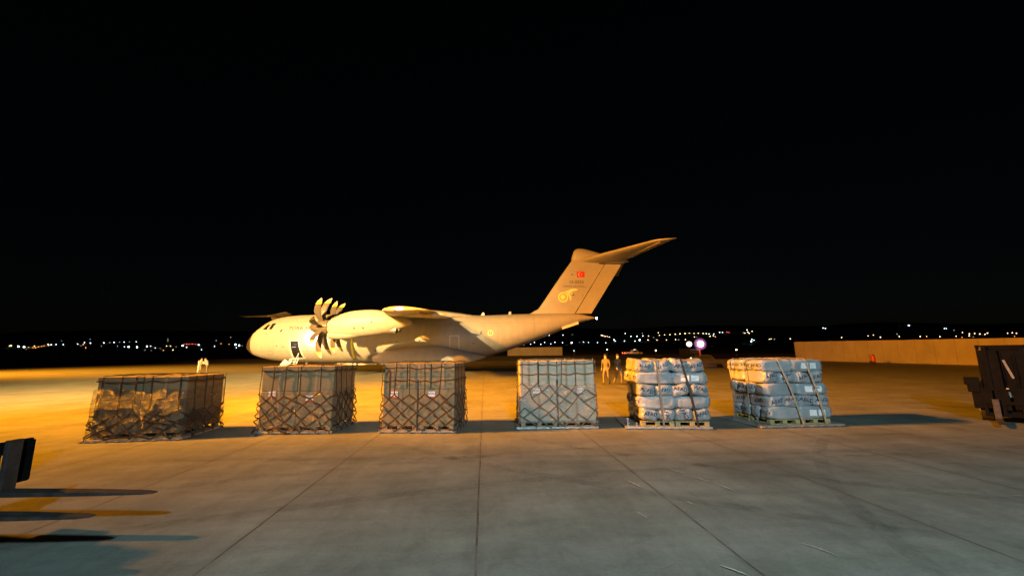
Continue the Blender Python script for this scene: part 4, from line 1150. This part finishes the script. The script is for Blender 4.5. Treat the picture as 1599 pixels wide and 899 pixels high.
def pose(kind):
    J = dict(pelvis=(0, 0, .96), belly=(0, 0, 1.12), chest=(0, 0, 1.34), neck=(0, -.01, 1.50), head=(0, -.03, 1.63), crown=(0, -.02, 1.70), shL=(-.19, 0, 1.40), shR=(.19, 0, 1.40), elL=(-.25, .03, 1.13), elR=(.25, .03, 1.13),
             wrL=(-.26, -.05, .90), wrR=(.26, -.05, .90), haL=(-.26, -.07, .82), haR=(.26, -.07, .82), hipL=(-.10, 0, .90), hipR=(.10, 0, .90), knL=(-.11, -.02, .50), knR=(.11, -.02, .50), anL=(-.12, .02, .09), anR=(.12, .02, .09), toL=(-.13, -.15, .045), toR=(.13, -.15, .045))
    if kind == 'walkA':
        J.update(knL=(-.09, -.20, .54), anL=(-.08, -.22, .12), toL=(-.08, -.40, .06), knR=(.10, .03, .49), anR=(.10, .27, .14), toR=(.10, .14, .05), elL=(-.28, .12, 1.16), wrL=(-.32, .14, .93), haL=(-.33, .12, .85), elR=(.27, -.08, 1.15), wrR=(.28, -.24, .98), haR=(.27, -.31, .93))
    if kind == 'walkB':
        J.update(knR=(.09, -.18, .54), anR=(.08, -.16, .12), toR=(.08, -.34, .06), knL=(-.10, .05, .49), anL=(-.12, .28, .16), toL=(-.12, .16, .06), elR=(.27, .12, 1.15), wrR=(.30, .12, .92), haR=(.31, .09, .85), elL=(-.26, -.06, 1.14), wrL=(-.27, -.20, .95), haL=(-.26, -.26, .89))
    if kind == 'lean':
        J.update(belly=(0, -.04, 1.12), chest=(0, -.12, 1.32), neck=(0, -.19, 1.46), head=(0, -.25, 1.57), crown=(0, -.26, 1.65), shL=(-.19, -.13, 1.38), shR=(.19, -.13, 1.38), elL=(-.27, -.20, 1.14), wrL=(-.16, -.40, 1.10), haL=(-.12, -.47, 1.12),
                 elR=(.27, -.20, 1.14), wrR=(.16, -.40, 1.14), haR=(.12, -.47, 1.16), knL=(-.12, -.06, .50), anL=(-.14, .06, .09), toL=(-.14, -.11, .045), knR=(.12, .04, .50), anR=(.14, .14, .09), toR=(.14, -.03, .045))
    return J
person('person', 'left one of two people leaning together in pale clothes behind the leftmost load', (-32.1, 41.4, .004), R(75), pose('lean'), 'palecloth', 'palecloth', 'people on the apron')
person('person', 'right one of two people leaning together in pale clothes behind the leftmost load', (-31.2, 41.3, .004), R(-80), pose('lean'), 'palecloth', 'tan', 'people on the apron')
person('person', 'person in tan uniform walking, left of the pair between the carton and bag stacks', (5.42, 23.5, .004), R(-35), pose('walkA'), 'camo', 'tan', 'people on the apron', cap='hair')
person('person', 'person in tan uniform walking, right of the pair between the carton and bag stacks', (6.24, 24.0, .004), R(25), pose('walkB'), 'camo', 'tan', 'people on the apron', cap='hair')
# traffic cones in a far row
for k, x in enumerate((10.0, 12.0, 14.1, 16.2, 18.4)):
    t = empty('traffic_cone', ['leftmost', 'second', 'middle', 'fourth', 'rightmost'][k] + ' of five small orange traffic cones in a far row above the pale carton load', 'traffic cone', (x, 93, .004), 0, 'traffic cones in a far row')
    m = MB(); m.box((0, 0, .03), (.45, .45, .05), bevel=.01); m.cyl((0, 0, .45), (0, 0, 1), .19, .8, 16, .035); m.build('cone_body', M['cone'], t)
    m = MB(); m.cyl((0, 0, .52), (0, 0, 1), .155, .20, 16, .115); m.build('reflective_collar', M['white'], t)
# extinguisher trolley near the wall
t = empty('extinguisher_trolley', 'small red fire extinguisher trolley standing in front of the concrete wall', 'fire extinguisher', (52.3, 58.6, .004), R(20))
m = MB(); m.cyl((0, 0, .72), (0, 0, 1), .24, .85, 20); m.cyl((0, 0, 1.20), (0, 0, 1), .24, .12, 20, .08); m.build('tank', M['extred'], t, True, sharp=40)
m = MB(); m.cyl((0, 0, 1.31), (0, 0, 1), .05, .12, 10); m.tube([(0, 0, 1.33), (.25, -.1, 1.2), (.30, -.1, .7), (.2, -.2, .5)], .03, 8); m.build('valve_hose', M['black'], t)
m = MB(); m.tube([(-.22, .25, .3), (-.22, .35, 1.25), (.22, .35, 1.25), (.22, .25, .3)], .025, 8); m.build('handle', M['dark'], t)
for sx in (-1, 1):
    m = MB(); m.cyl((sx * .32, .12, .22), (1, 0, 0), .22, .08, 18); m.build('wheel', M['tyre'], t)

# vehicles far out on the field
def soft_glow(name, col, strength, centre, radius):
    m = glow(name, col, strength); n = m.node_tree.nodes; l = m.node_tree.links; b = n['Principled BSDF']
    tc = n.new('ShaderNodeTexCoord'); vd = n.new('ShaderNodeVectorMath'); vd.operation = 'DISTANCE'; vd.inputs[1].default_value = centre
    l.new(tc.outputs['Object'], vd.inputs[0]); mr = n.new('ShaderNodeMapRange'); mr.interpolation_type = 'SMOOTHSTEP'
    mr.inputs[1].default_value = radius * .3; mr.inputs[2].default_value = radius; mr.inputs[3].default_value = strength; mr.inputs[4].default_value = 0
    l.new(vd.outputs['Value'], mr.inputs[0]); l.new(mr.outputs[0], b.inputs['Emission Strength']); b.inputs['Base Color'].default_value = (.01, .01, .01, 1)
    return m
def car_like(name, label, cat, loc, rz, L, w, h, body, cabx, tail=None, head=None):
    t = empty(name, label, cat, loc, rz, None)
    m = MB(); m.box((0, 0, .75), (L, w, .60), bevel=.12); m.build('body', M[body], t)
    m = MB(); m.loft([[Vector((cabx[0], -w / 2 + .08, 1.0)), Vector((cabx[1], -w / 2 + .08, 1.0)), Vector((cabx[1], w / 2 - .08, 1.0)), Vector((cabx[0], w / 2 - .08, 1.0))], [Vector((cabx[0] + .15, -w / 2 + .2, h)), Vector((cabx[1] - .55, -w / 2 + .2, h)), Vector((cabx[1] - .55, w / 2 - .2, h)), Vector((cabx[0] + .15, w / 2 - .2, h))]]); cb = m.build('cab', M[body], t)
    m = MB(); m.box(((cabx[0] + cabx[1]) / 2 - .15, -w / 2 + .12, (1.05 + h) / 2), ((cabx[1] - cabx[0]) * .55, .06, (h - 1.05) * .6), Matrix.Rotation(-R(10), 3, 'X')); m.build('window', M['glass'], cb)
    for x in (-L * .32, L * .32):
        for sy in (-1, 1):
            m = MB(); m.cyl((x, sy * (w / 2 - .05), .38), (0, 1, 0), .38, .24, 20); m.build('wheel', M['tyre'], t)
    for sy in (-1, 1):
        if tail: m = MB(); m.box((-L / 2 - .02, sy * (w / 2 - .25), .85), (.06, .25, .2)); m.build('tail_light', tail, t)
        if head: m = MB(); m.cyl((L / 2, sy * (w / 2 - .3), .75), (1, 0, 0), .13, .06, 14); m.build('headlight', head, t)
    return t
redg = glow('tail_red', (1, .05, .03), 22); 
p = car_like('pickup_truck', 'small pale pickup truck with glowing red tail lights far behind the walking pair', 'pickup truck', (42.6, 143, terrain(42, 143)), R(12), 6.8, 2.1, 1.9, 'pickup', (-.3, 1.9), redg, glow('dim_head', (1, .9, .7), 2))
m = MB(); m.box((.9, 0, 1.98), (.3, 1.1, .12), bevel=.02); m.build('light_bar', glow('bar_pale', (.8, 1, .9), 2.5), p)
for y in (-1.07, .3):
    m = MB(); m.box((-1.9, y, .95), (2.6, .03, .22)); m.build('side_marker', glow('side_red', (1, .25, .12), 1.0), p); break
# service truck facing the camera with blazing work lights
t = empty('service_truck', 'dark service truck facing the camera with two blazing pinkish white work lights', 'truck', (41.2, 90.5, 0), R(-4))
m = MB(); m.box((0, 1.0, 1.55), (2.5, 2.0, 2.1), bevel=.15); cb = m.build('cab', M['truck'], t)
m = MB(); m.box((0, -.02, 2.0), (2.1, .05, .8), bevel=.02); m.build('windscreen', M['glass'], cb)
m = MB(); m.box((0, 4.6, 1.7), (2.5, 5.0, 2.2), bevel=.05); m.build('cargo_box', M['truck'], t)
m = MB(); m.box((0, -.08, .62), (2.5, .2, .35), bevel=.04); m.build('bumper', M['metal'], t)
m = MB()
for sx in (-1, 1): m.tube([(sx * 1.25, .6, 2.5), (sx * 1.25, .5, 3.7)], .06)
m.tube([(-1.7, .5, 3.75), (1.7, .5, 3.75)], .06); m.build('lamp_rack', M['truck'], t)
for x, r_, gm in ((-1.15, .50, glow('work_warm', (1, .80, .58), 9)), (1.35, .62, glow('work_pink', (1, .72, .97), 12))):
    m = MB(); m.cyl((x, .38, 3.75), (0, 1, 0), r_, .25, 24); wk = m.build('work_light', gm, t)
    m = MB(); m.cyl((x, .56, 3.75), (0, 1, 0), r_ * (2.3 if x > 0 else 1.5), .1, 28); m.build('reflector_or_halo', soft_glow('halo_pink', (.85, .20, .66), 1.3, (x, .51, 3.75), r_ * 2.3) if x > 0 else soft_glow('halo_warm', (1, .42, .2), .8, (x, .51, 3.75), r_ * 1.5), wk)  # lens halo around each work light, put in as a fading glowing disc
for sx in (-1, 1):
    for y in (1.0, 5.6):
        m = MB(); m.cyl((sx * 1.05, y, .5), (1, 0, 0), .5, .3, 22); m.build('wheel', M['tyre'], t)
    m = MB(); m.cyl((sx * .85, -.2, .95), (0, 1, 0), .13, .06, 14); m.build('headlight', M['metal'], t)
lamp('work_light_beam', 'POINT', (42.4, 89.4, 3.75), 160, (1, .62, .88), size=.5)
# dark tow tractor
p = car_like('tow_tractor', 'low black tow tractor parked between the two bag stacks, far behind them', 'tow tractor', (23.4, 47.5, .004), R(-8), 3.9, 1.9, 1.55, 'truck', (-1.7, .2))
m = MB(); m.tube([(-1.4, -.6, 1.5), (-1.4, -.6, 1.9)], .03); m.cyl((-1.4, -.6, 1.95), (0, 0, 1), .09, .14, 12); m.build('beacon', M['extred'], p)
# airfield edge lights
for k, (x, y, D) in enumerate([(1024, 547, 150), (1150, 546, 150), (948, 545.5, 152), (1079, 559.5, 70)]):
    d = _w + _r * ((x - CXP) / FPX) - _u * ((y - CYP) / FPX); P = d * (D / d.y) + Vector((0, 0, EYE)); g0 = terrain(P.x, P.y)
    t = empty('edge_light', ['warm edge light on the dark field between the two bag stacks and the aircraft tail', 'warm edge light on the dark field left of the concrete wall', 'small white edge light above the walking pair', 'low warm edge light just above the right end of the first bag stack'][k], 'airfield light', (P.x, P.y, g0), 0, 'airfield edge lights')
    m = MB(); hh = max(.35, P.z - g0); m.tube([(0, 0, 0), (0, 0, hh)], .06 if D > 100 else .04, 8); m.cyl((0, 0, .03), (0, 0, 1), .2, .06, 14); m.build('lamp_post', M['dark'], t)
    m = MB(); m.cyl((0, 0, hh + .05), (0, 0, 1), .24 if D > 100 else .11, .3 if D > 100 else .16, 12, .16 if D > 100 else .07); m.build('lamp_globe', glow('edge_warm', (1, .72, .42) if k != 2 else (.8, .95, 1), 14 if k != 2 else 6), t)

# ------------------------------------------------------------------ town lights on the hillside
GL = {'w': glow('town_white', (.74, .90, 1), 8), 'y': glow('town_warm', (1, .66, .32), 9), 'o': glow('town_orange', (1, .36, .07), 5), 'r': glow('town_red', (1, .12, .06), 5), 'd': glow('town_dim', (.8, .75, .65), 1.8), 'W': glow('town_bright', (.84, .93, 1), 16)}
A = "60,160,y 70,157,y 115,163,W 150,165,W 165,180,d 178,168,o 205,170,o 215,160,y 222,172,o 240,165,o 260,162,o 275,158,o 300,148,y 303,155,y 320,152,w 350,150,w 385,128,d 395,150,w 485,147,w 505,160,d 520,150,o 527,137,w 563,118,d 565,142,w 535,170,o 633,160,d 648,140,w 685,138,d 712,137,w 733,160,d 747,135,d 775,135,w 777,165,w 803,165,W 808,133,d 850,133,w 855,167,W 905,185,d 918,162,W 940,160,w 945,187,d 970,172,w 1000,175,d 1020,187,o 1040,160,y 1048,118,d 1048,130,d 1065,160,y 1080,184,y 1100,165,d 1140,157,W 1150,148,r 1165,168,w 1165,148,r 1180,148,r 1200,147,r 1220,148,r 1240,153,W 1258,183,w 1340,162,w 1350,125,d 1380,145,o 1430,148,o 1440,105,d 1470,150,W 1475,170,w 1490,162,d 1512,158,d"
B = "58,198,w 85,148,y 95,150,y 110,155,y 125,155,y 140,160,y 115,200,w 172,178,w 180,188,w 245,188,w 250,135,w 290,155,w 318,188,w 332,155,w 350,180,W 369,133,d 372,152,w 408,180,y 412,152,y 447,163,d 470,180,y 480,130,y 487,148,y 523,145,y 537,180,y 560,143,y 598,140,y 600,177,y 620,178,d 630,137,y 665,135,y 668,177,y 695,133,y 730,160,y 728,135,y 747,158,d 757,133,y 790,175,y 790,135,y 812,135,y 832,138,w 838,155,y 860,150,w 865,138,y 875,158,o 905,127,w 925,127,w 955,125,r 970,128,r 1070,130,d 1080,133,y 1095,110,w 1100,125,y 1110,135,y 1130,120,y 1128,175,w 1143,181,w 1125,190,W 1250,175,y 1262,173,y 1285,175,d 1395,172,y"
Cc = "17,168,y 240,95,w 255,97,w 365,158,y 370,185,W 392,175,y 545,150,y 580,143,y 628,157,y 575,181,r 755,153,y 740,135,d 820,77,W 897,152,y 940,152,o 970,88,d 1030,153,y 1060,98,w 1072,98,w 1125,110,d 1140,150,y 1180,158,o 1183,125,y 1230,135,y 1228,148,y 1265,132,y 1255,155,d 1300,135,y 1335,138,y 1352,130,y 1488,130,y 1520,127,y 1548,130,y 1535,150,o"
D4 = "1252,267,w 1343,265,w 1405,262,d 1155,312,w 1130,325,w 1197,325,w 1222,312,w 1262,323,w 1085,330,d 1290,312,w 1340,315,w 1400,315,W 1452,312,d 1478,310,w 1510,313,w 1415,367,w"
L = []
for s_, ox, oy, k in ((A, 0, 500, 3.9975), (B, 920, 490, 4.4417), (Cc, 1230, 490, 4.3333), (D4, 560, 460, 4.208)):
    for e in s_.split():
        x, y, c = e.split(','); L.append((ox + float(x) / k, oy + float(y) / k, c))
L.append((373.5, 539, 'W'))
protos = {}
hgt = {}
CW = {'w': 'small cool white', 'y': 'small warm', 'o': 'small orange', 'r': 'small red', 'd': 'very faint', 'W': 'bright white'}
for i, (x, y, c) in enumerate(L):
    d = _w + _r * ((x - CXP) / FPX) - _u * ((y - CYP) / FPX); best = None
    for Y in range(180, 2450, 10):
        P = d * (Y / d.y) + Vector((0, 0, EYE)); g0 = terrain(P.x, P.y)
        if 4.0 <= P.z - g0 <= 14: best = (P, g0, Y)
        if best and P.z - g0 < 4: break
    if best is None:
        Y = 1500 if y < 530 else 420; P = d * (Y / d.y) + Vector((0, 0, EYE)); best = (P, terrain(P.x, P.y), Y)
        if P.z < best[1] + 3: 
            Y = 170; P = d * (Y / d.y) + Vector((0, 0, EYE)); best = (P, terrain(P.x, P.y), Y)
    P, g0, Y = best; hh = max(1.2, P.z - g0); r_ = (.00085 if c != 'W' else .0014) * Y * (.8 if c == 'd' else 1) * rnd.uniform(.8, 1.15)
    m = MB(); m.mi = 0; m.tube([(0, 0, -1.0), (0, 0, hh - r_)], max(.10, r_ * .12), 6); m.mi = 1
    bmesh.ops.create_icosphere(m.bm, subdivisions=1, radius=r_, matrix=Matrix.Translation((0, 0, hh)))
    for f in m.bm.faces:
        if f.calc_center_median().z > hh - r_ * .95 and len(f.verts) == 3: f.material_index = 1
    o = m.build('street_lamp', [M['dark'], GL[c]]); o.location = (P.x, P.y, g0)
    reg = 'among the town lights left of the aircraft nose' if x < 380 else ('in the dark between the aircraft tail and the bag stacks' if x < 1000 else ('on the hillside above the bag stacks' if x < 1250 else 'above the concrete wall at right'))
    lab = CW[c] + ' distant lamp ' + reg
    if c == 'W' and x > 1400: lab = 'brightest white distant lamp high above the concrete wall at right'
    if x == 373.5: lab = 'bright white distant lamp just left of the aircraft nose'; 
    tag(o, lab, 'street lamp', 'distant ' + CW[c].split()[-1] + ' lamps ' + reg)
# a few houses beyond the wall, caught by the street lamps
for i, (x, Y, w_, h_, lit) in enumerate([(1366, 250, 9, 4.2, 1), (1405, 300, 12, 5, 0), (1450, 330, 14, 6.0, 1), (1480, 300, 8, 5.0, 0), (1302, 420, 16, 8, 0), (1520, 380, 14, 7, 1), (1565, 420, 18, 8, 1), (1590, 360, 10, 7, 0)]):
    X = (x - CXP) / FPX * Y; g0 = terrain(X, Y)
    t = empty('house', ['small lit pale hut', 'low dark house', 'wide house', 'small dark house', 'larger dark house standing alone', 'dark house with one warm window', 'wide house', 'dark house at the very edge'][i] + ' beyond the concrete wall, ' + ['just above its left part', 'right of the lit hut', 'near the middle of the wall', 'right of the wide house', 'above its left end', 'above the right forklift', 'near the right edge', 'of the picture'][i], 'house', (X, Y, g0), R(rnd.uniform(-20, 20)), 'houses beyond the wall')
    m = MB(); m.box((0, 0, h_ / 2 - .3), (w_, 8, h_ + .6)); wl_ = m.build('wall', M['house'], t)
    m = MB(); m.loft([[Vector((-w_ / 2 - .5, -4.6, h_)), Vector((w_ / 2 + .5, -4.6, h_)), Vector((w_ / 2 + .5, 4.6, h_)), Vector((-w_ / 2 - .5, 4.6, h_))], [Vector((-w_ / 2 + .6, -.1, h_ + 1.8)), Vector((w_ / 2 - .6, -.1, h_ + 1.8)), Vector((w_ / 2 - .6, .1, h_ + 1.8)), Vector((-w_ / 2 + .6, .1, h_ + 1.8))]]); m.build('roof', M['roof'], t)
    for k in range(3):
        m = MB(); m.box((-w_ * .3 + w_ * .3 * k, -4.03, h_ * .62), (1.1, .08, 1.2)); m.build('window', glow('window_lit', (1, .72, .4), 1.6) if (lit and k == i % 3) else M['glass'], t)
